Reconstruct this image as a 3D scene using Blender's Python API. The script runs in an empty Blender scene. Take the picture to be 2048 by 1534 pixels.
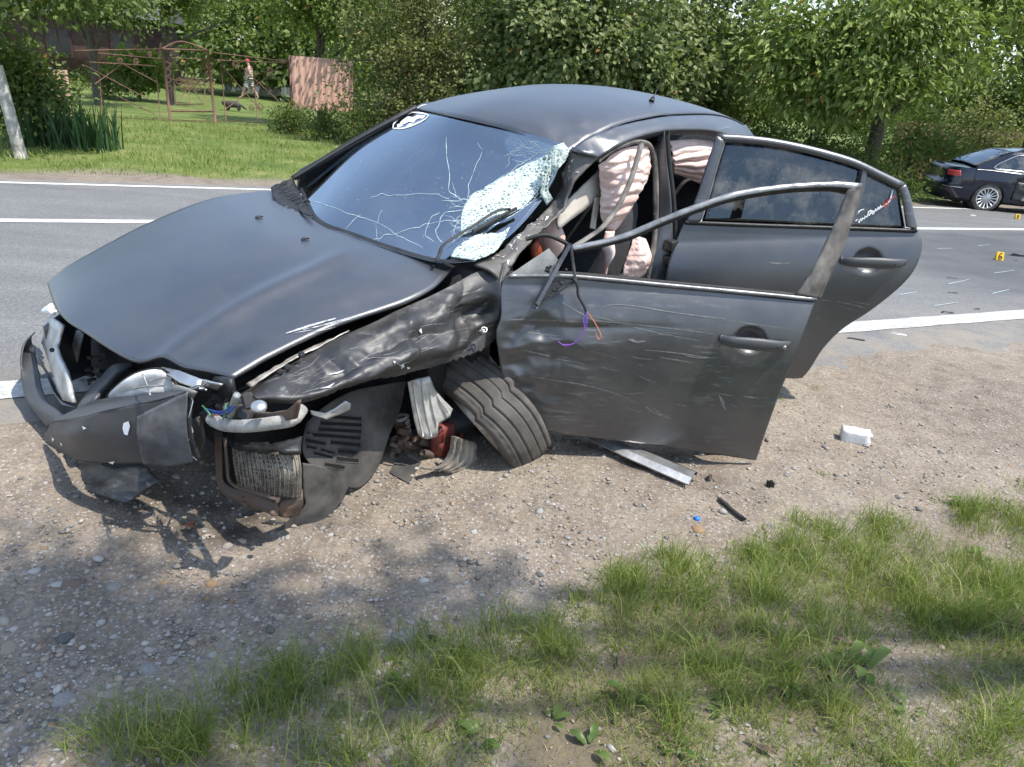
import bpy, bmesh, math, random
import numpy as np
from mathutils import Vector, Matrix, noise as mnoise
random.seed(7); rng=np.random.default_rng(7)
scene=bpy.context.scene
COL=scene.collection
# ------------------------------------------------------------------ camera
F_PX=1480.0; CX,CY=1024.0,767.0
def make_cam(y_h,slope,h):
    roll=math.atan(slope); pitch=math.atan((CY-y_h)*math.cos(roll)/F_PX)
    fw=np.array([0,math.cos(pitch),-math.sin(pitch)]); r0=np.array([1.,0,0]); u0=np.cross(r0,fw)
    r=math.cos(roll)*r0+math.sin(roll)*u0
    return fw,r,np.cross(r,fw),np.array([0,0,h])
FW,RT,UP,EYE=make_cam(140,.08,1.57)
cam=bpy.data.cameras.new('camera'); camo=bpy.data.objects.new('camera',cam); COL.objects.link(camo)
cam.sensor_width=36; cam.sensor_fit='HORIZONTAL'; cam.lens=F_PX/2048*36; cam.clip_start=.05; cam.clip_end=3000
camo.matrix_world=Matrix([[RT[i],UP[i],-FW[i],EYE[i]] for i in range(3)]+[[0,0,0,1]])
scene.camera=camo
# ------------------------------------------------------------------ light
SUN_AZ=math.radians(108); SUN_EL=math.radians(63)     # azimuth clockwise from +y
world=bpy.data.worlds.new('World'); scene.world=world; world.use_nodes=True
wt=world.node_tree; wn=wt.nodes; wn.clear()
wo=wn.new('ShaderNodeOutputWorld'); bg=wn.new('ShaderNodeBackground'); sky=wn.new('ShaderNodeTexSky')
sky.sky_type='NISHITA'; sky.sun_disc=False; sky.sun_elevation=SUN_EL; sky.sun_rotation=SUN_AZ
sky.dust_density=.6; sky.air_density=1.3; sky.ozone_density=1.4
bg.inputs['Strength'].default_value=.15
# thin broken cloud over the whole sky
tc=wn.new('ShaderNodeTexCoord'); mp=wn.new('ShaderNodeMapping'); mp.inputs['Scale'].default_value=(1.2,1.2,3.2)
cn=wn.new('ShaderNodeTexNoise'); cn.inputs['Scale'].default_value=2.1; cn.inputs['Detail'].default_value=7; cn.inputs['Roughness'].default_value=.6
cr=wn.new('ShaderNodeValToRGB'); cr.color_ramp.elements[0].position=.52; cr.color_ramp.elements[1].position=.86
cr.color_ramp.elements[0].color=(.32,.32,.32,1); cr.color_ramp.elements[1].color=(.62,.62,.62,1)
mx=wn.new('ShaderNodeMix'); mx.data_type='RGBA'; mx.inputs[7].default_value=(4.2,5.2,7.2,1)
wt.links.new(tc.outputs['Generated'],mp.inputs['Vector']); wt.links.new(mp.outputs[0],cn.inputs['Vector'])
wt.links.new(cn.outputs['Fac'],cr.inputs['Fac']); wt.links.new(cr.outputs['Color'],mx.inputs[0])
wt.links.new(sky.outputs[0],mx.inputs[6]); wt.links.new(mx.outputs[2],bg.inputs['Color']); wt.links.new(bg.outputs[0],wo.inputs[0])
sun=bpy.data.lights.new('sun','SUN'); sun.energy=3.8; sun.angle=math.radians(.55); sun.color=(1,.955,.88)
suno=bpy.data.objects.new('sun',sun); COL.objects.link(suno); suno.location=(8,-4,14)
sd=Vector((math.sin(SUN_AZ)*math.cos(SUN_EL),math.cos(SUN_AZ)*math.cos(SUN_EL),math.sin(SUN_EL)))
suno.rotation_euler=sd.to_track_quat('Z','Y').to_euler()
scene.view_settings.view_transform='Standard'; scene.view_settings.look='None'
scene.view_settings.exposure=.62; scene.view_settings.gamma=1; scene.view_settings.use_curve_mapping=False
scene.render.engine='CYCLES'
scene.cycles.use_adaptive_sampling=True; scene.cycles.adaptive_threshold=.03; scene.cycles.use_light_tree=False; scene.cycles.max_bounces=6; scene.cycles.diffuse_bounces=2; scene.cycles.glossy_bounces=3; scene.cycles.transmission_bounces=4; scene.cycles.transparent_max_bounces=8
# ------------------------------------------------------------------ pixel / car-frame helpers
def rays(uv):
    uv=np.asarray(uv,float)
    return FW+((uv[...,0:1]-CX)/F_PX)*RT-((uv[...,1:2]-CY)/F_PX)*UP
def project(p):
    d=np.asarray(p,float)-EYE; z=d@FW
    return np.stack([CX+F_PX*(d@RT)/z,CY-F_PX*(d@UP)/z],-1)
def rot(yaw,roll,pitch):
    a,b=math.cos(yaw),math.sin(yaw);c,s=math.cos(roll),math.sin(roll);p,q=math.cos(pitch),math.sin(pitch)
    return np.array([[a,-b,0],[b,a,0],[0,0,1]])@np.array([[p,0,q],[0,1,0],[-q,0,p]])@np.array([[1,0,0],[0,c,-s],[0,s,c]])
RC=rot(.816,.05,-.045); TC=np.array([-1.755,2.27,-.165]); FL=np.array([1,-1,1.])
def w2c(p): return ((np.asarray(p,float)-TC)@RC)*FL      # car frame: x back, l left, z up
def c2w(c): return (np.asarray(c,float)*FL)@RC.T+TC
EC=w2c(EYE)
def rayc(uv): return (rays(uv)@RC)*FL
def on(uv,F,t0=.5,t1=12,tag=''):
    d=rayc(uv); sh=d.shape[:-1]; d=d.reshape(-1,3)
    ts=np.linspace(t0,t1,500); P=EC+ts[:,None,None]*d[None]
    v=F(P[...,0],P[...,1],P[...,2]); s=np.sign(v)
    ch=(s[1:]!=s[:-1]); i=np.argmax(ch,0); ok=ch.any(0)
    i=np.where(ok,i,np.argmin(np.abs(v[:-1]),0))
    lo=ts[i];hi=ts[i+1];slo=s[i,np.arange(len(d))]
    for _ in range(26):
        m=(lo+hi)/2; p=EC+m[:,None]*d; sm=np.sign(F(p[:,0],p[:,1],p[:,2]))
        lo=np.where(sm==slo,m,lo);hi=np.where(sm==slo,hi,m)
    if not ok.all(): print('MISS',tag,np.asarray(uv).reshape(-1,2)[~ok].tolist()[:6])
    return (EC+((lo+hi)/2)[:,None]*d).reshape(sh+(3,))
def PL(uv,l): d=rayc(uv); l=np.asarray(l,float); l=l[...,None] if l.ndim else l; return EC+d*((l-EC[1])/d[...,1:2])
def PZ(uv,z): d=rayc(uv); z=np.asarray(z,float); z=z[...,None] if z.ndim else z; return EC+d*((z-EC[2])/d[...,2:3])
def PX(uv,x): d=rayc(uv); x=np.asarray(x,float); x=x[...,None] if x.ndim else x; return EC+d*((x-EC[0])/d[...,0:1])
def A(*a): return np.array(a,float)
def spline(pts,n,closed=False):
    """arc-length resampled Catmull-Rom through pts (m,k)"""
    p=np.asarray(pts,float); m=len(p)
    if m==2: return p[0]+(p[1]-p[0])*np.linspace(0,1,n)[:,None]
    q=np.vstack([2*p[0]-p[1],p,2*p[-1]-p[-2]]) if not closed else np.vstack([p[-1],p,p[0],p[1]])
    out=[]; segs=m-1 if not closed else m
    for i in range(segs):
        t=np.linspace(0,1,24,endpoint=False)[:,None]; a,b,c,d=q[i],q[i+1],q[i+2],q[i+3]
        out.append(.5*((2*b)+(-a+c)*t+(2*a-5*b+4*c-d)*t**2+(-a+3*b-3*c+d)*t**3))
    out=np.vstack(out+[p[-1:] if not closed else p[:1]])
    s=np.r_[0,np.cumsum(np.linalg.norm(np.diff(out,axis=0),axis=1))]
    u=np.linspace(0,s[-1],n,endpoint=not closed)
    return np.stack([np.interp(u,s,out[:,k]) for k in range(p.shape[1])],-1)
def coons(c0,c1,d0,d1,nu,nv):
    """c0,c1: curves along u (v=0,1); d0,d1: curves along v (u=0,1)"""
    c0,c1=spline(c0,nu),spline(c1,nu); d0,d1=spline(d0,nv),spline(d1,nv)
    u=np.linspace(0,1,nu)[:,None,None]; v=np.linspace(0,1,nv)[None,:,None]
    S=(1-v)*c0[:,None]+v*c1[:,None]+(1-u)*d0[None]+u*d1[None]
    B=(1-u)*(1-v)*c0[0]+u*(1-v)*c0[-1]+(1-u)*v*c1[0]+u*v*c1[-1]
    return S-B
def rails(rs,nu,nv):
    """grid through several rails (each polyline), smooth across"""
    R=np.stack([spline(r,nu) for r in rs],1)
    return np.stack([spline(R[i],nv) for i in range(nu)],0)
def fbm(p,sc,oct=3,seed=0):
    p=np.asarray(p,float); out=np.empty(p.shape[:-1]); f=out.reshape(-1); q=p.reshape(-1,3)*sc+seed*13.7
    for i in range(len(f)):
        f[i]=mnoise.fractal(q[i].tolist(),1.0,2.0,oct)
    return out
def ridge(p,sc,seed=0):
    p=np.asarray(p,float); out=np.empty(p.shape[:-1]); f=out.reshape(-1); q=p.reshape(-1,3)*sc+seed*7.3
    for i in range(len(f)):
        v=q[i].tolist(); f[i]=1-abs(mnoise.noise(v))*2.2+.35*(1-abs(mnoise.noise([c*2.3+4 for c in v]))*2.2)
    return out
def gnormals(G):
    a=np.gradient(G,axis=0); b=np.gradient(G,axis=1); n=np.cross(a,b); return n/(np.linalg.norm(n,axis=-1,keepdims=True)+1e-12)
# ------------------------------------------------------------------ object helpers
def setp(o,label=None,cat=None,group=None,kind=None):
    if label: o['label']=label
    if cat: o['category']=cat
    if group: o['group']=group
    if kind: o['kind']=kind
    return o
def empty(name,loc=(0,0,0),rz=0,**k):
    o=bpy.data.objects.new(name,None); COL.objects.link(o); o.location=loc; o.rotation_euler=(0,0,rz); o.empty_display_size=.2
    return setp(o,**k)
def mobj(name,verts,faces,mat,parent=None,smooth=True,thick=0,off=-1,bev=0,sub=0,**k):
    me=bpy.data.meshes.new(name); me.from_pydata([tuple(v) for v in np.asarray(verts,float).tolist()],[],faces); me.update()
    if smooth: me.shade_smooth()
    o=bpy.data.objects.new(name,me); COL.objects.link(o)
    if mat: me.materials.append(M[mat] if isinstance(mat,str) else mat)
    if parent is not None: o.parent=parent
    if sub: s=o.modifiers.new('sub','SUBSURF'); s.levels=sub; s.render_levels=sub
    if thick: s=o.modifiers.new('solid','SOLIDIFY'); s.thickness=thick; s.offset=off
    if bev: s=o.modifiers.new('bev','BEVEL'); s.width=bev; s.segments=2; s.limit_method='ANGLE'
    return setp(o,**k)
def gridfaces(nu,nv,close_u=False,close_v=False,off=0):
    f=[]
    for i in range(nu if close_u else nu-1):
        for j in range(nv if close_v else nv-1):
            a=i*nv+j; b=((i+1)%nu)*nv+j; c=((i+1)%nu)*nv+(j+1)%nv; d=i*nv+(j+1)%nv
            f.append((a+off,b+off,c+off,d+off))
    return f
def cgrid(name,G,mat,parent,thick=.0,off=-1,flip=False,**k):
    """grid in car coordinates (x,l,z) -> mesh in car local frame"""
    nu,nv=G.shape[:2]; f=gridfaces(nu,nv); Gl=G*FL
    if ((gnormals(Gl)*(EC*FL-Gl)).sum(-1)).mean()<0: f=[t[::-1] for t in f]      # outside faces the viewer's side
    return mobj(name,(G*FL).reshape(-1,3),f,mat,parent,thick=thick,off=off,**k)
class MB:
    """collect shapes into one mesh"""
    def __init__(s): s.v=[];s.f=[]
    def add(s,v,f):
        n=len(s.v); s.v+= [tuple(x) for x in np.asarray(v,float).tolist()]; s.f+=[tuple(i+n for i in t) for t in f]; return s
    def grid(s,G,cu=False,cv=False):
        nu,nv=G.shape[:2]; return s.add(G.reshape(-1,3),gridfaces(nu,nv,cu,cv))
    def box(s,c,d,R=None):
        c=np.array(c,float); d=np.array(d,float)/2
        v=np.array([[x,y,z] for x in(-1,1) for y in(-1,1) for z in(-1,1)])*d
        if R is not None: v=v@np.array(R).T
        return s.add(v+c,[(0,1,3,2),(4,6,7,5),(0,4,5,1),(2,3,7,6),(0,2,6,4),(1,5,7,3)])
    def tube(s,pts,r,n=8,caps=True,ell=None):
        p=np.asarray(pts,float); m=len(p); r=np.broadcast_to(np.asarray(r,float),(m,))
        t=np.gradient(p,axis=0); t/=np.linalg.norm(t,axis=1,keepdims=True)+1e-12
        ref=np.array([0,0,1.]) if abs(t[0,2])<.9 else np.array([1.,0,0]); a=np.cross(t[0],ref); a/=np.linalg.norm(a)
        V=[]
        for i in range(m):
            a=a-t[i]*(a@t[i]); a/=np.linalg.norm(a)+1e-12; b=np.cross(t[i],a)
            th=np.linspace(0,2*math.pi,n,endpoint=False)
            e=ell if ell else 1
            V.append(p[i]+r[i]*(np.cos(th)[:,None]*a+e*np.sin(th)[:,None]*b))
        V=np.array(V); off=len(s.v); s.add(V.reshape(-1,3),gridfaces(m,n,False,True))
        if caps: s.f.append(tuple(off+i for i in range(n))[::-1]); s.f.append(tuple(off+(m-1)*n+i for i in range(n)))
        return s
    def prism(s,poly,nrm,th):
        """extrude a planar-ish polygon by th along nrm"""
        p=np.asarray(poly,float); q=p+np.asarray(nrm,float)*th; n=len(p)
        return s.add(np.vstack([p,q]),[tuple(range(n))[::-1],tuple(range(n,2*n))]+[(i,(i+1)%n,n+(i+1)%n,n+i) for i in range(n)])
    def lathe(s,prof,c,ax,n=32,a0=0,a1=2*math.pi):
        """prof: list of (radius, along axis)"""
        ax=np.array(ax,float); ax/=np.linalg.norm(ax); ref=np.array([0,0,1.]) if abs(ax[2])<.9 else np.array([1.,0,0])
        a=np.cross(ax,ref); a/=np.linalg.norm(a); b=np.cross(ax,a); full=abs(a1-a0-2*math.pi)<1e-6
        th=np.linspace(a0,a1,n,endpoint=not full); pr=np.array(prof,float)
        G=np.array(c,float)+pr[None,:,0:1]*(np.cos(th)[:,None,None]*a+np.sin(th)[:,None,None]*b)+pr[None,:,1:2]*ax
        return s.grid(G,cu=full)
    def build(s,name,mat,parent=None,car=False,**k):
        v=np.array(s.v,float)
        if car: v=v*FL
        return mobj(name,v,s.f,mat,parent,**k)
# ------------------------------------------------------------------ materials
M={}
def nodes(name):
    m=bpy.data.materials.new(name); m.use_nodes=True; nt=m.node_tree; b=nt.nodes['Principled BSDF']; M[name]=m
    return m,nt,b
def N(nt,t,**k):
    n=nt.nodes.new(t)
    for a,v in k.items():
        if a.startswith('i_'): n.inputs[a[2:].replace('_',' ')].default_value=v
        else: setattr(n,a,v)
    return n
def coord(nt,scale=(1,1,1),kind='Object',rotz=0):
    c=N(nt,'ShaderNodeTexCoord'); m=N(nt,'ShaderNodeMapping'); m.inputs['Scale'].default_value=scale; m.inputs['Rotation'].default_value=(0,0,rotz)
    nt.links.new(c.outputs[kind],m.inputs['Vector']); return m.outputs[0]
def noisef(nt,vec,scale,detail=4,rough=.55,dist=0):
    n=N(nt,'ShaderNodeTexNoise'); n.inputs['Scale'].default_value=scale; n.inputs['Detail'].default_value=detail; n.inputs['Roughness'].default_value=rough; n.inputs['Distortion'].default_value=dist
    if vec is not None: nt.links.new(vec,n.inputs['Vector'])
    return n.outputs['Fac']
def ramp(nt,fac,stops):
    r=N(nt,'ShaderNodeValToRGB'); e=r.color_ramp.elements
    while len(e)>1: e.remove(e[-1])
    e[0].position=stops[0][0]; e[0].color=tuple(stops[0][1])+(1,) if len(stops[0][1])==3 else stops[0][1]
    for p,c in stops[1:]:
        x=e.new(p); x.color=tuple(c)+(1,)
    nt.links.new(fac,r.inputs['Fac']); return r.outputs['Color']
def mixc(nt,fac,a,b,blend='MIX'):
    m=N(nt,'ShaderNodeMix',data_type='RGBA',blend_type=blend)
    for s,x in ((0,fac),(6,a),(7,b)):
        if isinstance(x,(int,float)): m.inputs[s].default_value=x
        elif isinstance(x,tuple): m.inputs[s].default_value=x+(1,) if len(x)==3 else x
        else: nt.links.new(x,m.inputs[s])
    return m.outputs[2]
def bump(nt,b,h,strength=.3,dist=.01,prev=None):
    n=N(nt,'ShaderNodeBump'); n.inputs['Strength'].default_value=strength; n.inputs['Distance'].default_value=dist
    nt.links.new(h,n.inputs['Height'])
    if prev is not None: nt.links.new(prev,n.inputs['Normal'])
    nt.links.new(n.outputs[0],b.inputs['Normal']); return n.outputs[0]
def g3(v): return (v,v,v)
def simple(name,col,rough=.6,metal=0,var=.25,sc=14,bs=.15,bd=.004,spec=.5,col2=None):
    """base colour with soft mottling, dirt and fine relief"""
    m,nt,b=nodes(name); v=coord(nt)
    n=noisef(nt,v,sc,4,.6); c2=col2 or tuple(c*(1-var) for c in col); c1=tuple(min(1,c*(1+var*.5)) for c in col)
    nt.links.new(ramp(nt,n,[(.3,c2),(.68,c1)]),b.inputs['Base Color'])
    b.inputs['Metallic'].default_value=metal; b.inputs['Specular IOR Level'].default_value=spec
    n2=noisef(nt,v,sc*5,2,.6); r=N(nt,'ShaderNodeMapRange'); r.inputs[3].default_value=max(.02,rough-.1); r.inputs[4].default_value=min(1,rough+.12)
    nt.links.new(n2,r.inputs[0]); nt.links.new(r.outputs[0],b.inputs['Roughness'])
    if bs: bump(nt,b,n2,bs,bd)
    return m
def paint(name,scuff=0.0,base=(.020,.0235,.031),rough=.41,dust=.15,streak=(1.5,1.5,26),metal=.0,spec=.75,coat=1.0):
    m,nt,b=nodes(name); v=coord(nt)
    d=noisef(nt,v,5,4,.65); dustc=ramp(nt,d,[(.35,g3(0)),(.8,g3(dust))])
    col=mixc(nt,dustc,base,(.17,.155,.135))
    sp=noisef(nt,v,240,2,.5); spk=ramp(nt,sp,[(.73,g3(0)),(.77,g3(.8))]); col=mixc(nt,spk,col,(.2,.2,.2))
    if scuff:
        v2=coord(nt,streak); s=noisef(nt,v2,3.0,5,.7,.25); big=noisef(nt,coord(nt),2.6,3,.5)
        mul=N(nt,'ShaderNodeMath',operation='MULTIPLY'); nt.links.new(ramp(nt,s,[(.55,g3(0)),(.66,g3(1))]),mul.inputs[0]); nt.links.new(ramp(nt,big,[(.42,g3(0)),(.6,g3(scuff))]),mul.inputs[1])
        col=mixc(nt,mul.outputs[0],col,(.21,.205,.2))
    nt.links.new(col,b.inputs['Base Color'])
    rr=N(nt,'ShaderNodeMapRange'); rr.inputs[3].default_value=rough-.08; rr.inputs[4].default_value=rough+.14; nt.links.new(d,rr.inputs[0]); nt.links.new(rr.outputs[0],b.inputs['Roughness'])
    b.inputs['Specular IOR Level'].default_value=spec; b.inputs['Metallic'].default_value=metal; b.inputs['Coat Weight'].default_value=coat; b.inputs['Coat Roughness'].default_value=rough-.04; b.inputs['Coat IOR'].default_value=1.62
    return m
paint('paint'); paint('paint_scuffed',.55,dust=.3,streak=(2.5,2.5,17)); paint('paint_torn',.65,base=(.022,.022,.023),dust=.16,rough=.46,streak=(4,4,14),spec=.6,coat=.1); paint('bumper_paint',.25,base=(.046,.048,.053),dust=.2,rough=.46,spec=.45,coat=.15); paint('scraped_metal',1.0,base=(.10,.095,.09),dust=1.0,rough=.5,streak=(6,6,9),spec=.5,coat=0)
paint('paint_gloss',0,base=(.008,.012,.026),rough=.12,dust=.04,spec=.5,coat=.3)
simple('grey_torn_plastic',(.12,.12,.125),.28,var=.5,sc=12)
simple('black_plastic',(.022,.022,.022),.5,var=.4,sc=10,bs=.25)
simple('dusty_plastic',(.085,.078,.07),.7,var=.6,sc=7,col2=(.022,.021,.02),bs=.25)
simple('black_rubber',(.02,.019,.018),.65,var=.5,sc=12,bs=.3)
simple('tyre_rubber',(.125,.11,.095),.85,var=.5,sc=7,col2=(.05,.045,.04),bs=.4,bd=.003)
simple('silver_metal',(.62,.61,.59),.34,metal=.85,var=.35,sc=9)
simple('bare_alloy',(.50,.47,.42),.5,metal=.55,var=.4,sc=11,col2=(.17,.15,.125))
simple('white_metal',(.68,.67,.64),.4,metal=.35,var=.3,sc=9,col2=(.36,.34,.31))
simple('grey_bracket',(.46,.45,.42),.5,metal=.3,var=.35,sc=7,col2=(.2,.19,.17))
simple('rusty_metal',(.085,.073,.064),.75,metal=.2,var=.5,sc=12,col2=(.16,.09,.055),bs=.4)
simple('gate_rust',(.20,.105,.07),.85,var=.4,sc=6,col2=(.12,.07,.05),bs=.3)
simple('red_caliper',(.22,.035,.025),.55,var=.5,sc=14,col2=(.09,.03,.022))
simple('headlamp',(.84,.84,.82),.3,metal=.0,var=.15,sc=8,bs=.05,col2=(.62,.61,.58))
simple('rim_silver',(.74,.74,.73),.3,metal=.3,var=.12,sc=12,bs=.02); simple('chrome',(.66,.66,.66),.17,metal=1,var=.15,sc=12,bs=.03)
simple('dark_chrome',(.26,.26,.262),.38,metal=.6,var=.45,sc=14,bs=.08)
simple('slot_shade',(.004,.004,.004),.9,var=.1); simple('scrape_light',(.55,.55,.55),.6,var=.4,sc=60,col2=(.2,.2,.2)); simple('interior',(.016,.016,.017),.75,var=.4,sc=20,bs=.3)
simple('seat_fabric',(.06,.06,.064),.9,var=.35,sc=60,bs=.4)
simple('cream_trim',(.62,.56,.48),.65,var=.15,sc=7)
simple('airbag',(.84,.68,.61),.85,var=.12,sc=9,bs=.3,bd=.002,col2=(.72,.46,.38))
simple('airbag_white',(.78,.80,.80),.85,var=.12,sc=12,bs=.3,bd=.003,col2=(.6,.63,.64))
simple('glass_crumbs',(.70,.82,.78),.25,var=.3,sc=60,bs=.5)
simple('crack_white',(.55,.66,.65),.3,var=.4,sc=60)
simple('scratch_white',(.22,.215,.205),.6,var=.4,sc=50)
simple('paint_white_mark',(.82,.82,.82),.6,var=.15,sc=40)
simple('sticker_white',(.85,.85,.85),.4,var=.05); simple('sticker_red',(.55,.06,.05),.4,var=.1)
simple('foam_tube',(.42,.40,.36),.85,var=.3,sc=30,bs=.5,col2=(.25,.235,.21))
simple('radiator_core',(.36,.32,.26),.75,metal=.2,var=.4,sc=16,col2=(.16,.14,.115),bs=.4)
simple('wire_blue',(.03,.08,.35),.4); simple('wire_purple',(.22,.08,.42),.4); simple('wire_orange',(.55,.2,.1),.4); simple('wire_green',(.08,.28,.14),.4)
simple('orange_part',(.36,.06,.02),.4,var=.3)
simple('yellow_marker',(.78,.47,.02),.45,var=.1); simple('marker_black',(.01,.01,.01),.5)
simple('blue_cap',(.02,.19,.75),.4,var=.1)
simple('brick_white',(.82,.80,.76),.8,var=.12,sc=30,bs=.5)
simple('road_paint',(.74,.74,.71),.7,var=.25,sc=18,bs=.2,col2=(.5,.49,.46))
simple('worn_road_paint',(.52,.51,.48),.8,var=.35,sc=22,bs=.3,col2=(.30,.295,.28)); simple('chalk',(.42,.50,.52),.9,var=.3,sc=40)
# ------------------------------------------------------------------ special materials
def glass(name,tint,ior=1.7,rough=.015,dirt=.15,coat=0.0):
    m,nt,b=nodes(name); nt.nodes.remove(b); out=nt.nodes['Material Output']
    tr=N(nt,'ShaderNodeBsdfTransparent'); tr.inputs[0].default_value=tint+(1,)
    gl=N(nt,'ShaderNodeBsdfGlossy'); gl.inputs['Roughness'].default_value=rough; gl.inputs[0].default_value=(.80,.90,1,1)
    fr=N(nt,'ShaderNodeFresnel'); fr.inputs['IOR'].default_value=ior
    mx=N(nt,'ShaderNodeMixShader'); fa=N(nt,'ShaderNodeMath',operation='ADD',use_clamp=True); fa.inputs[1].default_value=coat; nt.links.new(fr.outputs[0],fa.inputs[0]); nt.links.new(fa.outputs[0],mx.inputs[0]); nt.links.new(tr.outputs[0],mx.inputs[1]); nt.links.new(gl.outputs[0],mx.inputs[2])
    df=N(nt,'ShaderNodeBsdfDiffuse'); df.inputs[0].default_value=(.42,.39,.34,1)
    mx2=N(nt,'ShaderNodeMixShader'); v=coord(nt); d=noisef(nt,v,3.5,8,.7); f=ramp(nt,d,[(.48,g3(0)),(.8,g3(dirt))])
    sp=ramp(nt,noisef(nt,v,120,2,.5),[(.70,g3(0)),(.74,g3(.5))]); ad=mixc(nt,1.0,f,sp,'ADD')
    nt.links.new(ad,mx2.inputs[0]); nt.links.new(mx.outputs[0],mx2.inputs[1]); nt.links.new(df.outputs[0],mx2.inputs[2])
    nt.links.new(mx2.outputs[0],out.inputs[0]); return m
glass('windscreen_glass',(.52,.57,.57),1.9,dirt=.05,coat=.24)
glass('tinted_glass',(.03,.033,.035),1.7,dirt=.6,coat=.02)
glass('clear_glass',(.8,.85,.85),1.45,dirt=.1)
def shatter():
    m,nt,b=nodes('shattered_glass'); v=coord(nt)
    vo=N(nt,'ShaderNodeTexVoronoi',feature='DISTANCE_TO_EDGE'); vo.inputs['Scale'].default_value=62; nt.links.new(v,vo.inputs['Vector'])
    v2=N(nt,'ShaderNodeTexVoronoi',feature='DISTANCE_TO_EDGE'); v2.inputs['Scale'].default_value=30; nt.links.new(v,v2.inputs['Vector'])
    n=noisef(nt,v,14,5,.6)
    cell=ramp(nt,n,[(.36,(.05,.10,.09)),(.5,(.24,.35,.31)),(.68,(.62,.72,.68))])
    e=ramp(nt,vo.outputs[0],[(.05,g3(1)),(.2,g3(0))]); col=mixc(nt,e,cell,(.66,.76,.72))
    e2=ramp(nt,v2.outputs[0],[(.015,g3(1)),(.06,g3(0))]); col=mixc(nt,e2,col,(.82,.88,.86))
    nt.links.new(col,b.inputs['Base Color']); b.inputs['Roughness'].default_value=.25
    al=ramp(nt,n,[(.34,g3(.35)),(.62,g3(.97))]); nt.links.new(mixc(nt,1.0,al,e,'LIGHTEN'),b.inputs['Alpha'])
    bump(nt,b,vo.outputs[0],.5,.004)
shatter()
def soil():
    m,nt,b=nodes('soil'); v=coord(nt)
    at=N(nt,'ShaderNodeAttribute',attribute_name='grassy').outputs['Fac']
    n1=noisef(nt,v,.9,4,.62); n2=noisef(nt,v,7,4,.65); n3=noisef(nt,v,60,2,.65)
    base=ramp(nt,n1,[(.34,(.19,.150,.118)),(.5,(.30,.243,.185)),(.66,(.385,.325,.252))])
    base=mixc(nt,.5,base,ramp(nt,n2,[(.32,(.14,.112,.088)),(.5,(.285,.235,.18)),(.7,(.41,.35,.275))]))
    vo=N(nt,'ShaderNodeTexVoronoi'); vo.inputs['Scale'].default_value=95; vo.inputs['Randomness'].default_value=1; nt.links.new(v,vo.inputs['Vector'])
    sep=N(nt,'ShaderNodeSeparateColor'); nt.links.new(vo.outputs['Color'],sep.inputs[0])
    peb=ramp(nt,sep.outputs[0],[(0,(.15,.14,.135)),(.3,(.27,.24,.21)),(.55,(.36,.29,.20)),(.75,(.33,.31,.29)),(.93,(.55,.52,.48)),(1,(.35,.19,.09))])
    pm=ramp(nt,sep.outputs[1],[(.22,g3(0)),(.28,g3(.8))]); dm=ramp(nt,vo.outputs['Distance'],[(.35,g3(1)),(.55,g3(0))])
    pmm=mixc(nt,1.0,pm,dm,'MULTIPLY')
    base=mixc(nt,pmm,base,peb)
    base=mixc(nt,.55,base,ramp(nt,n3,[(.3,(.35,.35,.35)),(.7,(1,1,1))]),'MULTIPLY')
    # oil and coolant soaked soil at the nose, darker patch under the front door
    grs=ramp(nt,noisef(nt,v,9,3,.7),[(.3,(.10,.08,.055)),(.55,(.16,.13,.085)),(.75,(.14,.14,.055))])
    col=mixc(nt,at,base,grs)
    wet=N(nt,'ShaderNodeAttribute',attribute_name='stain').outputs['Fac']; wm=mixc(nt,1.0,wet,ramp(nt,noisef(nt,v,6,3,.65),[(.35,g3(.1)),(.6,g3(1))]),'MULTIPLY')
    col=mixc(nt,wm,col,(.065,.05,.04))
    vg=N(nt,'ShaderNodeAttribute',attribute_name='verge').outputs['Fac']
    vcol=ramp(nt,noisef(nt,v,1.3,4,.7),[(.3,(.075,.115,.026)),(.5,(.125,.165,.04)),(.66,(.20,.21,.075)),(.8,(.30,.27,.16))])
    col=mixc(nt,vg,col,vcol)
    nt.links.new(col,b.inputs['Base Color']); b.inputs['Roughness'].default_value=.95; b.inputs['Specular IOR Level'].default_value=.2
    h=mixc(nt,pmm,n3,sep.outputs[2]); bump(nt,b,h,.6,.009)
soil()
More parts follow.
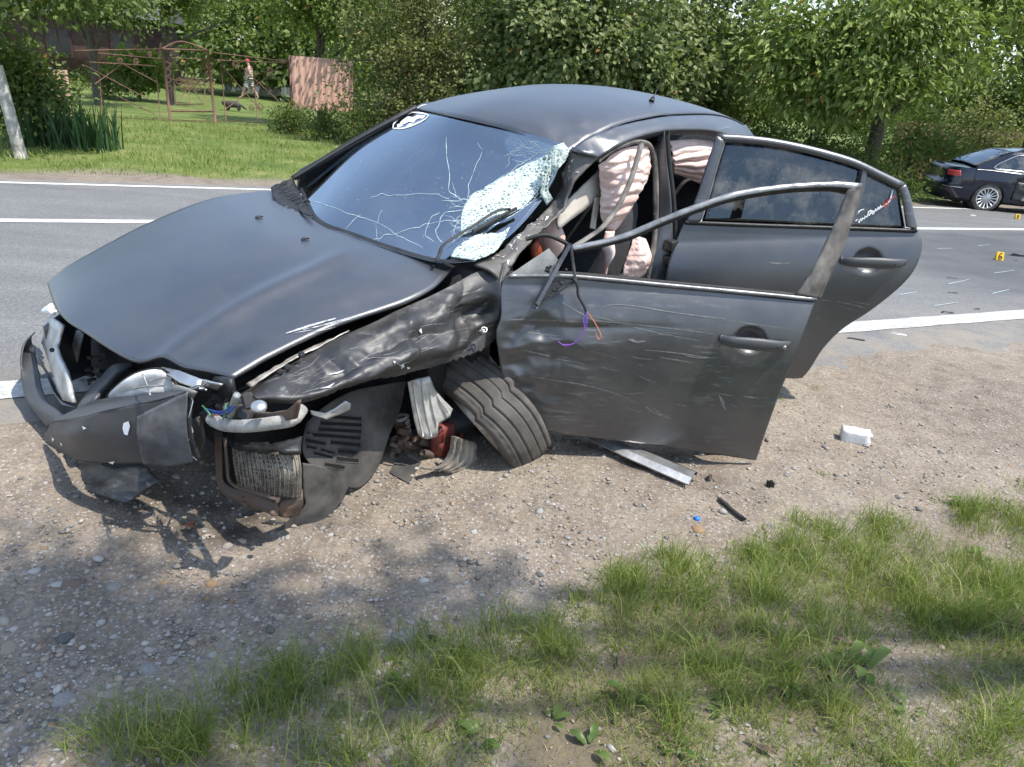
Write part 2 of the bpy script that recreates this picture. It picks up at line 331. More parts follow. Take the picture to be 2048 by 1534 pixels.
def asphalt():
    m,nt,b=nodes('asphalt'); v=coord(nt)
    n1=noisef(nt,v,.5,5,.6); n2=noisef(nt,coord(nt,(1.0,6,1),rotz=-RYAW),.5,6,.6); n3=noisef(nt,v,150,3,.7)
    c=mixc(nt,.5,ramp(nt,n1,[(.3,g3(.155)),(.7,(.215,.212,.205))]),ramp(nt,n2,[(.3,g3(.13)),(.7,(.235,.23,.222))]))
    vo=N(nt,'ShaderNodeTexVoronoi'); vo.inputs['Scale'].default_value=120; nt.links.new(v,vo.inputs['Vector'])
    sep=N(nt,'ShaderNodeSeparateColor'); nt.links.new(vo.outputs['Color'],sep.inputs[0])
    c=mixc(nt,.5,c,ramp(nt,sep.outputs[0],[(0,g3(.35)),(.5,g3(.85)),(1,g3(1.45))]),'MULTIPLY')
    fresh=N(nt,'ShaderNodeAttribute',attribute_name='fresh').outputs['Fac']
    fm=mixc(nt,1.0,fresh,ramp(nt,noisef(nt,v,1.5,5,.6),[(.3,g3(.55)),(.6,g3(1))]),'MULTIPLY')
    c=mixc(nt,fm,c,mixc(nt,.4,(.085,.088,.094),ramp(nt,n3,[(.3,g3(.05)),(.7,g3(.15))])))
    du=N(nt,'ShaderNodeAttribute',attribute_name='dusty').outputs['Fac']; dm_=mixc(nt,1.0,du,ramp(nt,noisef(nt,v,3.2,5,.7),[(.36,g3(0)),(.62,g3(1))]),'MULTIPLY'); c=mixc(nt,dm_,c,(.27,.235,.19))
    nt.links.new(c,b.inputs['Base Color']); b.inputs['Roughness'].default_value=.85; b.inputs['Specular IOR Level'].default_value=.3
    bump(nt,b,vo.outputs['Distance'],.4,.004)
# ------------------------------------------------------------------ ground, road
_vp=rays(A(4100,477)); _vp/=np.linalg.norm(_vp); _b=rays(A(1024,210)); RN=np.cross(_vp,_b); RN/=np.linalg.norm(RN); RN*=np.sign(RN[2])
_d=rays(A(1690,690)); P0=EYE+_d*((0-EYE[2])/_d[2])
DH=_vp[:2]/np.linalg.norm(_vp[:2]); SH=np.array([-DH[1],DH[0]]); RYAW=math.atan2(DH[1],DH[0])
asphalt()
def st(x,y): dx=np.asarray(x)-P0[0]; dy=np.asarray(y)-P0[1]; return dx*SH[0]+dy*SH[1],dx*DH[0]+dy*DH[1]
def xy(s,t): s=np.asarray(s,float);t=np.asarray(t,float); return P0[0]+s*SH[0]+t*DH[0],P0[1]+s*SH[1]+t*DH[1]
KS=-(RN[0]*SH[0]+RN[1]*SH[1])/RN[2]; KT=-(RN[0]*DH[0]+RN[1]*DH[1])/RN[2]
def zroad(s,t): return KS*np.asarray(s)+KT*np.clip(t,-40,60)
SFAR=7.95
def sst(e0,e1,x): u=np.clip((x-e0)/(e1-e0),0,1); return u*u*(3-2*u)
def gz(s,t):
    s=np.asarray(s,float);t=np.asarray(t,float)
    zr=zroad(np.minimum(s,SFAR),t)
    tt=t+2; flat=KT*(np.sign(tt)*np.maximum(0,np.abs(tt)-5.0)); flat=np.clip(flat,-1.3,1.0)
    k=sst(0,-1.4,s); near=zroad(0*s,t)*(1-k)+flat*k
    far=zr-.012*(np.clip(s,SFAR,40)-SFAR)+.10*np.sin(np.clip((s-SFAR)/8,0,1)*math.pi)*.6
    return np.where(s<0,near,np.where(s>SFAR,far,zr))
def GZ(x,y): s,t=st(x,y); return gz(s,t)
def gpt(u,v,extra=0):
    """pixel -> point on the terrain"""
    d=rays(A(u,v)); lo,hi=.5,80
    ts=np.linspace(.5,90,3000); P=EYE+ts[:,None]*d; h=P[:,2]-GZ(P[:,0],P[:,1])-extra; i=int(np.argmax(h<0))
    a,b_=ts[max(i-1,0)],ts[i]
    for _ in range(20):
        m=(a+b_)/2; p=EYE+m*d
        if p[2]-float(GZ(p[0],p[1]))-extra>0: a=m
        else: b_=m
    return EYE+(a+b_)/2*d
def dpt(u,v,depth): return EYE+rays(A(u,v))*depth
# near grass edge, world
GE=np.array([gpt(u,v)[:2] for u,v in [(-300,1560),(60,1520),(300,1425),(520,1375),(750,1345),(950,1295),(1080,1235),(1230,1165),(1500,1115),(1600,1085),(1850,1025),(2048,990),(2500,930)]])
def grass_mask(x,y): return np.interp(x,GE[:,0],GE[:,1])-y
def axis(parts):
    out=[]
    for a,b,n in parts: out.append(np.linspace(a,b,n,endpoint=False))
    return np.r_[np.concatenate(out),parts[-1][1]]
def nz(x,y,sc,seed=0,oct=3):
    f=np.empty(x.size); X=x.ravel();Y=y.ravel()
    for i in range(x.size): f[i]=mnoise.fractal((X[i]*sc+seed*3.1,Y[i]*sc,seed*1.7),1.0,2.0,oct)
    return f.reshape(x.shape)
sa=axis([(-400,-60,8),(-60,-8,14),(-8,-4.0,16),(-4.0,-.05,180),(-.05,.3,6),(.3,SFAR,12),(SFAR,10.2,22),(10.2,24,30),(24,60,10),(60,900,8)])
ta=axis([(-900,-60,8),(-60,-9,16),(-9,-6.6,20),(-6.6,2.5,330),(2.5,6,40),(6,20,28),(20,80,14),(80,900,8)])
S,T=np.meshgrid(sa,ta,indexing='ij'); X,Y=xy(S,T); Z=gz(S,T)
nearm=((S<.3)&(S>-5)&(T>-8)&(T<6))
det=np.zeros_like(Z); det[nearm]=nz(X[nearm],Y[nearm],1.1,1)*.022+nz(X[nearm],Y[nearm],7,2)*.007+nz(X[nearm],Y[nearm],30,3,2)*.0028
Z=Z+det*sst(.05,-.35,S)
fv=(S>SFAR); Z[fv]+=nz(X[fv],Y[fv],.6,4)*.05*sst(SFAR,SFAR+.6,S[fv])
Z=np.where((S>.0)&(S<SFAR),Z-.03,Z)
gv=np.stack([X,Y,Z],-1).reshape(-1,3)
ground=mobj('ground',gv,gridfaces(len(sa),len(ta)),'soil',smooth=True,kind='structure',label='gravelly shoulder soil and grassy verges beside the road')
def vattr(o,name,val):
    a=o.data.attributes.new(name,'FLOAT','POINT'); a.data.foreach_set('value',np.asarray(val,np.float32).ravel())
gm=sst(-.05,.35,grass_mask(X,Y)+.0)*(S<-.3); gm[nearm]*=sst(-.35,.25,nz(X[nearm],Y[nearm],2.3,6))*.8+.2
vattr(ground,'grassy',gm)
vattr(ground,'verge',sst(SFAR+.35,SFAR+1.0,S+.25*np.sin(T*1.7)))
sx,sy=gpt(330,1010)[:2]; sx2,sy2=gpt(480,1045)[:2]; sx3,sy3=gpt(1300,925)[:2]
stn=np.exp(-(((X-sx)/.32)**2+((Y-sy)/.14)**2))+.8*np.exp(-(((X-sx2)/.2)**2+((Y-sy2)/.12)**2))+.7*np.exp(-(((X-sx3)/.35)**2+((Y-sy3)/.13)**2))  # last patch only darkens the soil under the front door
vattr(ground,'stain',np.clip(stn,0,1))
# asphalt sheet with a ragged near edge
ra=axis([(-250,-14,20),(-14,12,260),(12,60,40),(60,400,20)])
edge=np.array([-.02-.22*max(0,mnoise.noise((t*1.1,3,0)))-.10*mnoise.noise((t*5,1,0))-.05*mnoise.noise((t*17,1,0))+(-.48*sst(-2.5,-.5,t)) for t in ra])
sc_=np.concatenate([[0,.06,.2],np.linspace(.5,7.5,16),[7.75]])
S2=np.where(np.arange(len(sc_))[None]==0,edge[:,None],np.maximum(sc_[None],edge[:,None]+.02*np.arange(len(sc_))[None])); T2=np.repeat(ra[:,None],len(sc_),1)
S2[:,-1]+=.12*np.array([mnoise.noise((t*2,9,0)) for t in ra])
X2,Y2=xy(S2,T2); Z2=gz(np.maximum(S2,-.3),T2)+.012
Z2[:,0]=gz(S2[:,0],T2[:,0])-.012
road=mobj('road',np.stack([X2,Y2,Z2],-1).reshape(-1,3),[f[::-1] for f in gridfaces(len(ra),len(sc_))],'asphalt',kind='structure',label='grey asphalt road')
vattr(road,'fresh',sst(2.6,4.2,T2)*sst(.55,.8,S2)*sst(4.6,4.4,S2))
vattr(road,'dusty',np.clip(sst(.9,-.1,S2)+.8*sst(7.2,7.7,S2)+.25*np.exp(-((S2-2.2)/.5)**2)*0,0,1))
def stripe(name,s0,s1,t0,t1,n=160,rag=.012,mat='road_paint'):
    t=np.linspace(t0,t1,n); a=np.array([mnoise.noise((x*9,s0,0)) for x in t])*rag; b_=np.array([mnoise.noise((x*9,s1+7,0)) for x in t])*rag
    G=[]
    for k,(q,o_) in enumerate(((s0,a),(s1,b_))):
        x,y=xy(q+o_,t); G.append(np.stack([x,y,gz(q+o_*0,t)+.0165],-1))
    G=np.stack(G,1); o=mobj(name,G.reshape(-1,3),[f[::-1] for f in gridfaces(n,2)],mat,road); return o
stripe('edge_line',.20,.42,-60,80,700,.018,'worn_road_paint'); stripe('centre_line',4.62,4.79,-60,90); stripe('edge_line',7.30,7.44,-60,90)
# ================================================================== the wrecked sedan
W=empty('wrecked_sedan',label='wrecked matte black sedan with crushed front left corner and two open doors',cat='car')
W.matrix_world=Matrix([[RC[i][0],RC[i][1],RC[i][2],TC[i]] for i in range(3)]+[[0,0,0,1]])
def side(x,l,z): return l-(.885-.12*np.maximum(0,(z-.62)/.33)**2-.04*np.maximum(0,(.62-z)/.35)**2)
def hoodF(x,l,z): return z-(.985-.25*np.maximum(0,(1.45-x)/1.2)**1.4-.05*(np.maximum(l,-.2)/.7)**2)
def frontF(x,l,z): return x-(.17+.35*np.abs(l/.75)**2.5)
def plate(name,uvs,depth,mat,parent,mode='l',th=.006,n=None,warp=.0,res=0,**k):
    """a sheet piece traced as polygon and given real depth and thickness; res>0 makes it a subdivided, warped sheet"""
    fn={'l':PL,'x':PX,'z':PZ,'f':lambda uv,x: PX(uv,np.asarray(x,float)+.11)}[mode]; P=fn(A(*uvs),np.array(depth,float) if np.ndim(depth) else depth)
    bm=bmesh.new(); vs=[bm.verts.new((p*FL).tolist()) for p in P]; bm.faces.new(vs)
    bmesh.ops.triangulate(bm,faces=bm.faces[:])
    if res:
        for _ in range(res): bmesh.ops.subdivide_edges(bm,edges=bm.edges[:],cuts=1,use_grid_fill=True)
        bm.normal_update()
        for v in bm.verts:
            q=mnoise.fractal(v.co*9,1,2,3); v.co+=v.normal*q*warp
    me=bpy.data.meshes.new(name); bm.to_mesh(me); bm.free(); me.shade_smooth() if res else None
    o=bpy.data.objects.new(name,me); COL.objects.link(o); me.materials.append(M[mat]); o.parent=parent
    s=o.modifiers.new('solid','SOLIDIFY'); s.thickness=th; s.offset=0
    return setp(o,**k)
def ctube(name,pts,r,mat,parent,n=8,steps=24,ell=None,**k):
    return MB().tube(spline(pts,steps),r,n,ell=ell).build(name,mat,parent,car=True,**k)
def strips(name,lines,mat,parent,F,lift=.0015):
    """thin raised marks following a surface; lines=[(pixel polyline,width px)]"""
    mb=MB()
    for pts,w in lines:
        p=spline(A(*pts),max(6,len(pts)*5)); d=np.gradient(p,axis=0); d/=np.linalg.norm(d,axis=1,keepdims=True)+1e-9
        nrm=np.stack([-d[:,1],d[:,0]],-1); m=len(p); ww=w/2*(.35+.65*np.sin(np.linspace(.15,math.pi-.15,m)))*(1+.5*np.array([mnoise.noise((i*.9,w*7,p[0,0])) for i in range(m)]))
        a=F(p+nrm*ww[:,None]); b_=F(p-nrm*ww[:,None]); G=np.stack([a,b_],1)
        dirv=EC-G; G=G+dirv/np.linalg.norm(dirv,axis=-1,keepdims=True)*lift
        mb.grid(G)
    return mb.build(name,mat,parent,car=True,smooth=False,kind='stuff')
# ---------- hood
hr=np.array([PL(A(u,v),l) for (u,v),l in zip([(537,380),(422,397),(302,443),(205,493),(132,534),(93,566)],[-.70,-.70,-.69,-.68,-.66,-.63])])
hl=on(A((905,537),(870,571),(807,604),(682,647),(545,709),(466,757)),hoodF); hl[:,2]+=0
hre=np.vstack([hr[:1],on(A((630,444),(767,495)),hoodF),hl[:1]])
hfr=np.vstack([hr[-1:],on(A((117,625),(170,664),(227,701),(272,722),(320,722),(378,739)),hoodF,tag='hf'),hl[-1:]])
G=coons(hr,hl,hre,hfr,70,60)     # u: rear->front, v: right->left
u=np.linspace(0,1,70)[:,None]; v=np.linspace(0,1,60)[None]
vc=.80-.10*(1-u)                  # fold line close to the left edge
fold=np.exp(-((v-vc)/.040)**2)*.020+np.clip((vc-v)*12,0,1)*.0
G[...,2]+=.030*np.sin(math.pi*np.clip(v/.95,0,1))*np.sin(math.pi*np.clip(u*.9+.1,0,1))+fold*np.clip(u*5,0,1)+.012*np.clip((v-vc)*6,0,1)*np.sin(math.pi*np.clip((1-v)/(1-vc+1e-6),0,1))
G[...,2]+=.004*fbm(G,6,2,3)*np.clip((v-.75)*5,0,1)+.0015*fbm(G,3,2,8)
hood=cgrid('hood',G,'paint',W,thick=.012)
HG=G.copy()
def hoodp(uv): return on(np.asarray(uv,float),lambda x,l,z: z-(.992-.25*np.maximum(0,(1.45-x)/1.2)**1.4-.05*(np.maximum(l,-.2)/.7)**2)+0*x)
_SN={}
def snap(G,uv,lift=.002):
    """pixel -> point on an already built sheet (nearest vertex, then a linear step inside its cell)"""
    if id(G) not in _SN:
        pr=project(c2w(G)); n=gnormals(G); _SN[id(G)]=(G,pr,np.gradient(pr,axis=0),np.gradient(pr,axis=1),np.gradient(G,axis=0),np.gradient(G,axis=1),n)
    _,pr,pu,pv,gu,gv_,nn=_SN[id(G)]; uv=np.atleast_2d(np.asarray(uv,float)); out=[]; fl_=pr.reshape(-1,2); nv=G.shape[1]
    for q in uv:
        k=int(np.argmin(((fl_-q)**2).sum(1))); i,j=divmod(k,nv); Jm=np.stack([pu[i,j],pv[i,j]],1); det=np.linalg.det(Jm)
        ab=np.linalg.solve(Jm,q-pr[i,j]).clip(-1.5,1.5) if abs(det)>1e-3 else np.zeros(2)
        p=G[i,j]+gu[i,j]*ab[0]+gv_[i,j]*ab[1]; n=nn[i,j]; n=n if n@(EC-p)>0 else -n; out.append(p+n*lift)
    return np.array(out)
strips('paint_scrape',[([(572,667),(610,655),(640,646),(672,637)],4),([(605,660),(660,648),(700,639)],1.6),([(590,666),(625,660)],1.2),([(640,651),(720,631)],1.2),([(615,668),(670,655)],1)],'scrape_light',hood,lambda p: snap(HG,p,.0015))
for q in ((512,437),(604,481)):
    c=snap(HG,[q])[0]; MB().tube([c,c+A(.012,.0,.006),c+A(.03,.004,.004)],[.007,.006,.003],6).build('washer_nozzle','black_plastic',W,car=True)
# ---------- roof (full width, real crown)
ditch=PL(A((1141,296),(1168,276),(1223,252),(1294,235),(1346,228),(1431,228),(1482,245),(1503,268)),[.56,.56,.56,.56,.56,.55,.54,.53])
front=np.vstack([PL(A((833,218)),-.56),on(A((905,233),(990,252),(1086,274)),lambda x,l,z:z-(1.415-.03*(l/.6)**2)),ditch[:1]])
rl=spline(ditch,60); rr_=rl.copy(); rr_[:,1]=-.56; rr_[:,0]=np.linspace(front[0,0],rl[-1,0],60); rr_[:,2]=np.interp(np.linspace(0,1,60),np.linspace(0,1,60),rl[:,2])
rr_[:,2]=front[0,2]+(rl[:,2]-rl[0,2])*((rl[-1,2]-front[0,2])/(rl[-1,2]-rl[0,2]) if 0 else 1)*.75
rear=np.stack([rr_[-1],A(3.86,0,rl[-1,2]+.0),rl[-1]])
G=coons(rr_,rl,front,rear,60,40)
u=np.linspace(0,1,60)[:,None]; v=np.linspace(0,1,40)[None]
G[...,2]+=.062*np.sin(math.pi*v)**.8*np.sin(math.pi*np.clip(u*.92,0,1))**.8
dent=np.exp(-((u-.02)/.14)**2-((v-.95)/.16)**2); G[...,2]-=dent*(.015+.012*ridge(G,11,2))
roof=cgrid('roof',G,'paint',W,thick=.004); RG=G.copy()
p=snap(RG,[(1303,203)])[0]; tip=PL(A(1333,138),p[1]); MB().tube([p,p+(tip-p)*.12],[.016,.008],8).tube([p,tip],[.003,.0015],5).build('antenna','black_plastic',W,car=True)
# ---------- side rail above the doors
ro=PL(A((1143,297),(1170,280),(1225,256),(1296,239),(1348,232),(1432,232),(1483,249),(1504,271)),[.575]*8)
rm=PL(A((1165,305),(1192,298),(1245,271),(1300,254),(1350,246),(1425,247),(1470,260),(1500,280)),[.63]*8)
ri=PL(A((1190,318),(1210,305),(1262,279),(1308,265),(1352,259),(1420,260),(1455,272),(1480,300)),[.655]*8)
G=rails([ro,rm,ri],70,10); u=np.linspace(0,1,70)[:,None]
G+=gnormals(G)*(.012*ridge(G,9,4)*np.exp(-(u/.16)**2))[...,None]
cgrid('roof_rail',G,'paint_scuffed',W,thick=.02)
inn=ri.copy(); inn[:,1]-=.05; inn[:,2]-=.012
cgrid('door_seal',rails([ri+A(0,-.004,-.004),ri+A(0,-.02,-.03),inn],60,5),'black_rubber',W,thick=.012)
# ---------- crushed windscreen pillar
ra_=PL(A((1143,294),(1127,345),(1122,378),(1101,412),(1041,467),(997,506),(950,528)),[.565,.53,.52,.54,.61,.66,.69])
rb_=PL(A((1172,300),(1140,352),(1134,392),(1108,430),(1056,482),(1012,518),(985,545)),[.62,.59,.585,.60,.67,.72,.76])
rc_=PL(A((1196,316),(1150,362),(1131,404),(1092,452),(1056,490),(1030,520),(1004,566)),[.66,.63,.62,.64,.69,.73,.785])
G=rails([ra_,rb_,rc_],90,14); u=np.linspace(0,1,90)[:,None]; v=np.linspace(0,1,14)[None]
G+=gnormals(G)*(-(.013*ridge(G*A(1,1,.6),9,1)+.006*fbm(G,40,2,2))*np.sin(math.pi*np.clip(u*.85+.05,0,1)))[...,None]
ap=cgrid('windscreen_pillar',G,'scraped_metal',W,thick=.012); APG=G.copy()
mb=MB()
for k in range(46):
    i=int(rng.integers(4,80)); j=int(rng.integers(1,12)); a=G[i,j]; 
    if rng.random()<.4: i=int(rng.integers(30,70)); j=int(rng.integers(2,7)); a=G[i,j]
    L=rng.uniform(.008,.03); b_=G[min(i+int(rng.integers(1,4)),89),min(j+int(rng.integers(0,2)),13)]
    c=G[min(i+1,89),max(j-1,0)]; n=np.cross(b_-a,c-a); n/=np.linalg.norm(n)+1e-9; n=n if n@(EC-a)>0 else -n
    mb.add(np.array([a,b_,c])+n*.004,[(0,1,2)])
mb.build('bare_metal_chips','white_metal',ap,car=True,smooth=False,kind='stuff')
# right pillar with moulding
q0=PL(A((586,360),(700,290),(790,240),(834,217)),[-.70,-.64,-.58,-.56]); 
G=rails([q0+A(-.010,.014,0.0),q0+A(0,-.008,.010),q0+A(.05,-.06,-.02)],40,6); cgrid('windscreen_pillar',G,'black_plastic',W,thick=.01)
# ---------- windscreen
def wsF(x,l,z): return x-(1.36+1.95*(z-.985)+.32*l**2)
b0=PL(A((600,379)),-.66); wb=np.vstack([b0,on(A((632,442),(700,471),(790,502),(876,524),(950,522)),wsF,tag='ws')])
t0=PL(A((830,222)),-.545); wtp=np.vstack([t0,on(A((905,234),(990,253),(1086,275)),lambda x,l,z:z-(1.412-.03*(l/.6)**2)),PL(A((1130,292)),.53)])
wl=np.stack([wb[0],wb[0]*.5+wtp[0]*.5+A(-.01,.0,.018),wtp[0]])
wr=np.vstack([wb[-1:],PL(A((1030,462),(1090,392),(1115,345)),[.60,.545,.53]),wtp[-1:]])
G=coons(wb,wtp,wl,wr,64,44); u=np.linspace(0,1,64)[:,None]; v=np.linspace(0,1,44)[None]
G[...,2]+=.03*np.sin(math.pi*u)*np.sin(math.pi*v); WG=G.copy()
ws=cgrid('windscreen',G,'windscreen_glass',W,thick=.004)
def wsp(p): return snap(WG,p,.002)
# black ceramic band along the lower and upper edge
for nm,a,b_ in (('glass_border',0,2),):
    cgrid(nm,WG[:,a:b_]+A(-.003,0,.003),'black_plastic',ws)
def wander(a,b_,n=16,amp=4,seed=0):
    a,b_=A(*a),A(*b_); t=np.linspace(0,1,n)[:,None]; p=a+(b_-a)*t; d=(b_-a)/np.linalg.norm(b_-a); nrm=A(-d[1],d[0])
    w=np.array([mnoise.noise((i*.55,seed*3.3,1.7)) for i in range(n)])*np.sin(np.linspace(0,math.pi,n))
    return p+nrm*(w*amp*2)[:,None]
cr_=[]
def crack(pts,w=1.6,amp=5,seed=0):
    for a,b_ in zip(pts[:-1],pts[1:]):
        L=math.hypot(a[0]-b_[0],a[1]-b_[1]); cr_.append((wander(a,b_,max(4,int(L/9)),amp,seed+a[0]*.1).tolist(),w*.45))
crack([(893,275),(893,310),(899,345),(897,380),(915,395),(935,400)],2.4,4); crack([(964,305),(945,350),(935,395),(928,420)],2.0,4)
crack([(935,400),(1010,350),(1070,310),(1110,300)],2.2,3); crack([(930,408),(990,370),(1060,325),(1112,308)],1.8,5); crack([(935,395),(980,372),(1040,350),(1100,320)],1.6,4)
crack([(925,420),(890,425),(880,445),(873,470),(885,485)],2.0,4); crack([(880,425),(860,440),(850,470),(868,484)],1.6,3)
crack([(930,440),(870,445),(800,465),(720,486)],1.5,5); crack([(900,398),(850,388),(790,390),(740,395)],1.4,5); crack([(925,402),(885,402)],2,3)
crack([(605,395),(680,420),(760,448),(846,497)],1.5,3); crack([(758,485),(752,450),(765,420)],1.2,3); crack([(690,460),(722,430)],1.2,3)
crack([(920,440),(905,470),(908,490)],1.6,3); crack([(930,450),(915,480),(895,495)],1.5,3); crack([(905,365),(912,398)],1.2,3)
crack([(1010,335),(1020,310),(1075,290)],1.2,5); crack([(955,285),(965,300)],1.2,2); crack([(1060,283),(1090,305),(1120,312)],1.6,4); crack([(1040,290),(1075,300),(1105,296)],1.4,4)
for k in range(26):
    a=(rng.uniform(915,960),rng.uniform(395,500)); th=rng.uniform(2.2,4.2); L=rng.uniform(15,50); crack([a,(a[0]+L*math.cos(th),a[1]+L*math.sin(th)*.8)],.9,4,k)
for k in range(22):
    a=(rng.uniform(1040,1120),rng.uniform(285,330)); th=rng.uniform(2.4,3.9); L=rng.uniform(15,60); crack([a,(a[0]+L*math.cos(th),a[1]-L*math.sin(th)*.6)],.9,4,k+50)
strips('glass_crack',cr_,'crack_white',ws,wsp,.0005)
mb=MB()
for k in range(110):
    p=A(rng.normal(900,120),rng.normal(400,60)) if k<130 else A(rng.uniform(620,1080),rng.uniform(260,500))
    if p[0]>1080 or p[1]<245+ (p[0]-900)*.1 or p[0]<610: continue
    q=snap(WG,[p],.002)[0]; r=rng.uniform(.0008,.002); mb.add(q+np.array([[r,0,0],[0,r,.3*r],[-r,.2*r,0],[0,-r,r]]),[(0,1,2,3)])
mb.build('glass_crumb','glass_crumbs',ws,car=True,smooth=False,kind='stuff')
# sagging white laminate
def sheet(name,outer_rails,nu,nv,mat,parent,warp,seed,th=.005):
    G=rails(outer_rails,nu,nv); G+=gnormals(G)*(warp*ridge(G,10,seed))[...,None]
    return cgrid(name,G,mat,parent,thick=th,off=0)
e1=[(1128,292),(1080,316),(1035,338),(985,366),(945,388),(930,408),(922,436),(922,470)]
e2=[(1136,312),(1105,332),(1062,352),(1020,378),(985,408),(968,425),(958,442),(955,458)]
e3=[(1122,330),(1090,350),(1085,368),(1062,400),(1030,422),(1000,432),(985,440),(975,450)]
L1=wsp(e1); 
L2=wsp(e2)+(EC-wsp(e2))*.008; L3=PL(A(*e3),[.52,.50,.50,.50,.51,.52,.52,.52])
L3=L3*.3+(wsp(e3)+(EC-wsp(e3))*.008)*.7; L1=L1+(EC-L1)*.005
sheet('shattered_glass',[L1,L2,L3],70,22,'shattered_glass',ws,.006,3)
f1=[(902,515),(912,500),(940,478),(965,470)]; f2=[(925,520),(945,512),(975,490),(1000,468)]; f3=[(950,524),(985,510),(1003,490),(1020,458)]
sheet('shattered_glass',[wsp(f1)+(EC-wsp(f1))*.004,wsp(f2)+(EC-wsp(f2))*.005,wsp(f3)+(EC-wsp(f3))*.005],30,18,'shattered_glass',ws,.005,6)
# torn white inner edge by the pillar
plate('torn_laminate',[(1108,292),(1128,285),(1140,300),(1130,325),(1112,340),(1103,358),(1092,352),(1086,340),(1104,322),(1100,305)],[.56,.56,.57,.57,.56,.55,.55,.54,.54,.55],'shattered_glass',ws,th=.003,res=3,warp=.016)
plate('torn_laminate',[(1084,345),(1100,352),(1090,372),(1104,398),(1092,410),(1080,388)],[.55]*6,'shattered_glass',ws,th=.003,res=3,warp=.014)
# dark sheet standing in for the shaded gap behind the broken glass
plate('cowl_dark_sheet',[(1128,300),(1132,330),(1122,378),(1100,412),(1040,462),(990,500),(960,515),(985,470),(1060,420),(1085,380),(1095,345)],[.40]*11,'interior',W,th=.01)
# windscreen emblem sticker: shield outline and broken cross
sk=MB(); wline=lambda pts,w: None
SP=lambda p: wsp(p)+0
def flat(mb,poly):
    P=SP(A(*poly)); d=(EC-P); P=P+d/np.linalg.norm(d,axis=1,keepdims=True)*.0015; mb.add(P,[tuple(range(len(P)))])
stk=strips('emblem_sticker',[([(786,256),(788,248),(798,238),(812,230),(826,225)],3.4),([(826,225),(845,227),(858,231)],3.4),([(858,231),(850,239),(830,249),(806,257),(786,257)],3.4)],'sticker_white',ws,wsp,.0012)
for poly in ([(806,240),(816,233),(826,235),(836,230),(842,236),(832,240),(828,246),(818,244),(808,249),(800,246)],[(794,250),(804,246),(806,252),(796,256)],[(838,231),(852,232),(846,238),(838,237)],[(818,248),(826,247),(822,252),(812,254)]):
    P=wsp(A(*poly))+0; d=(EC-P); P=P+d/np.linalg.norm(d,axis=1,keepdims=True)*.001; mobj('emblem_patch',P*FL,[tuple(range(len(P)))],'sticker_white',stk,smooth=False)
# ---------- cowl and wipers
cw=on(A((545,378),(556,402),(600,432),(632,446),(700,474)),lambda x,l,z: z-.975,tag='cowl')
cg=rails([on(A((541,377),(552,404),(600,434),(640,452)),hoodF)+A(.0,0,.004) if 0 else PL(A((541,377),(552,404),(600,434),(640,452)),[-.64,-.50,-.27,-.13]),
          PL(A((566,366),(580,392),(612,425),(645,448)),[-.66,-.54,-.30,-.14]),PL(A((588,360),(598,385),(618,420),(650,447)),[-.68,-.60,-.33,-.14])],40,12)
cg[...,2]+=.008*ridge(cg,22,1); cgrid('cowl_panel',cg,'black_plastic',W,thick=.006)
mb=MB()
for k in range(7):
    a=A(552+k*8,376+k*7); mb.tube(PL(np.stack([a,a+A(24,-10)]),[-.60+.04*k,-.64+.04*k])+A(0,0,.008),.0035,5)
mb.build('cowl_louvre','black_plastic',W,car=True,kind='stuff')
def wiper(pts_arm,pts_blade,lifts,lb):
    o=ctube('wiper_arm',[wsp([p])[0]+A(-.02,0,.02)*k for p,k in zip(pts_arm,lifts)],[.011,.010,.009,.008,.006] if 0 else .008,'black_plastic',W,n=6,ell=.6)
    ctube('wiper_blade',[wsp([p])[0]+A(-.02,0,.02)*k for p,k in zip(pts_blade,lb)],.007,'black_rubber',o,n=6)
wiper([(632,440),(614,432),(604,415)],[(604,418),(594,394),(584,366)],[1,1,.8],[.6,.5,.4])
wiper([(878,530),(888,520),(900,500),(960,462),(1005,436),(1030,432)],[(952,472),(985,455),(1012,441),(1040,428)],[.8,1.2,1.4,1.5,1.7,1.6],[1.0,1.1,1.2,1.3])
# ---------- left fender, crumpled
cols=[[(496,786),(598,717),(738,646),(878,583),(948,546),(1012,524)],
      [(502,791),(606,745),(748,684),(880,622),(955,586),(1003,560)],
      [(508,795),(612,772),(755,718),(884,664),(955,622),(1001,592)],
      [(514,800),(618,792),(752,744),(880,700),(952,655),(1001,626)],
      [(520,804),(607,801),(720,766),(838,739),(958,702),(999,668)]]
ls=[[.66,.665,.68,.70,.70,.74],[.72,.75,.765,.77,.745,.79],[.755,.80,.84,.80,.735,.81],[.76,.83,.86,.84,.77,.82],[.73,.79,.83,.83,.80,.80]]
G=rails([PL(A(*c),l) for c,l in zip(cols,ls)],190,90); u=np.linspace(0,1,190)[:,None]; v=np.linspace(0,1,90)[None]
nn=gnormals(G); sgn=np.sign((nn*(EC-G)).sum(-1,keepdims=True)); nn*=sgn
Q=G*A(.8,1.2,2.2); tri=lambda q: np.abs((q%1)-.5)*2; crm=.014*ridge(Q,4.2,5)+.032*tri(G[...,2]*9.0-G[...,0]*.7+.75*fbm(G,3.2,2,4))*np.clip(v*3,0,1)+.014*tri(G[...,0]*5.5-G[...,2]*4+.6*fbm(G,5,2,9))+.002*fbm(G,30,2,2)
G+=nn*((crm-.032)*np.sin(math.pi*np.clip(v*.85+.08,0,1))*np.clip(u*6,0,1)*np.clip((1-u)*5+.15,0,1))[...,None]
G+=nn*((-.035*np.exp(-((u-.80)/.07)**2-((v-.42)/.17)**2))+.018*np.exp(-((u-.72)/.05)**2-((v-.55)/.3)**2))[...,None]
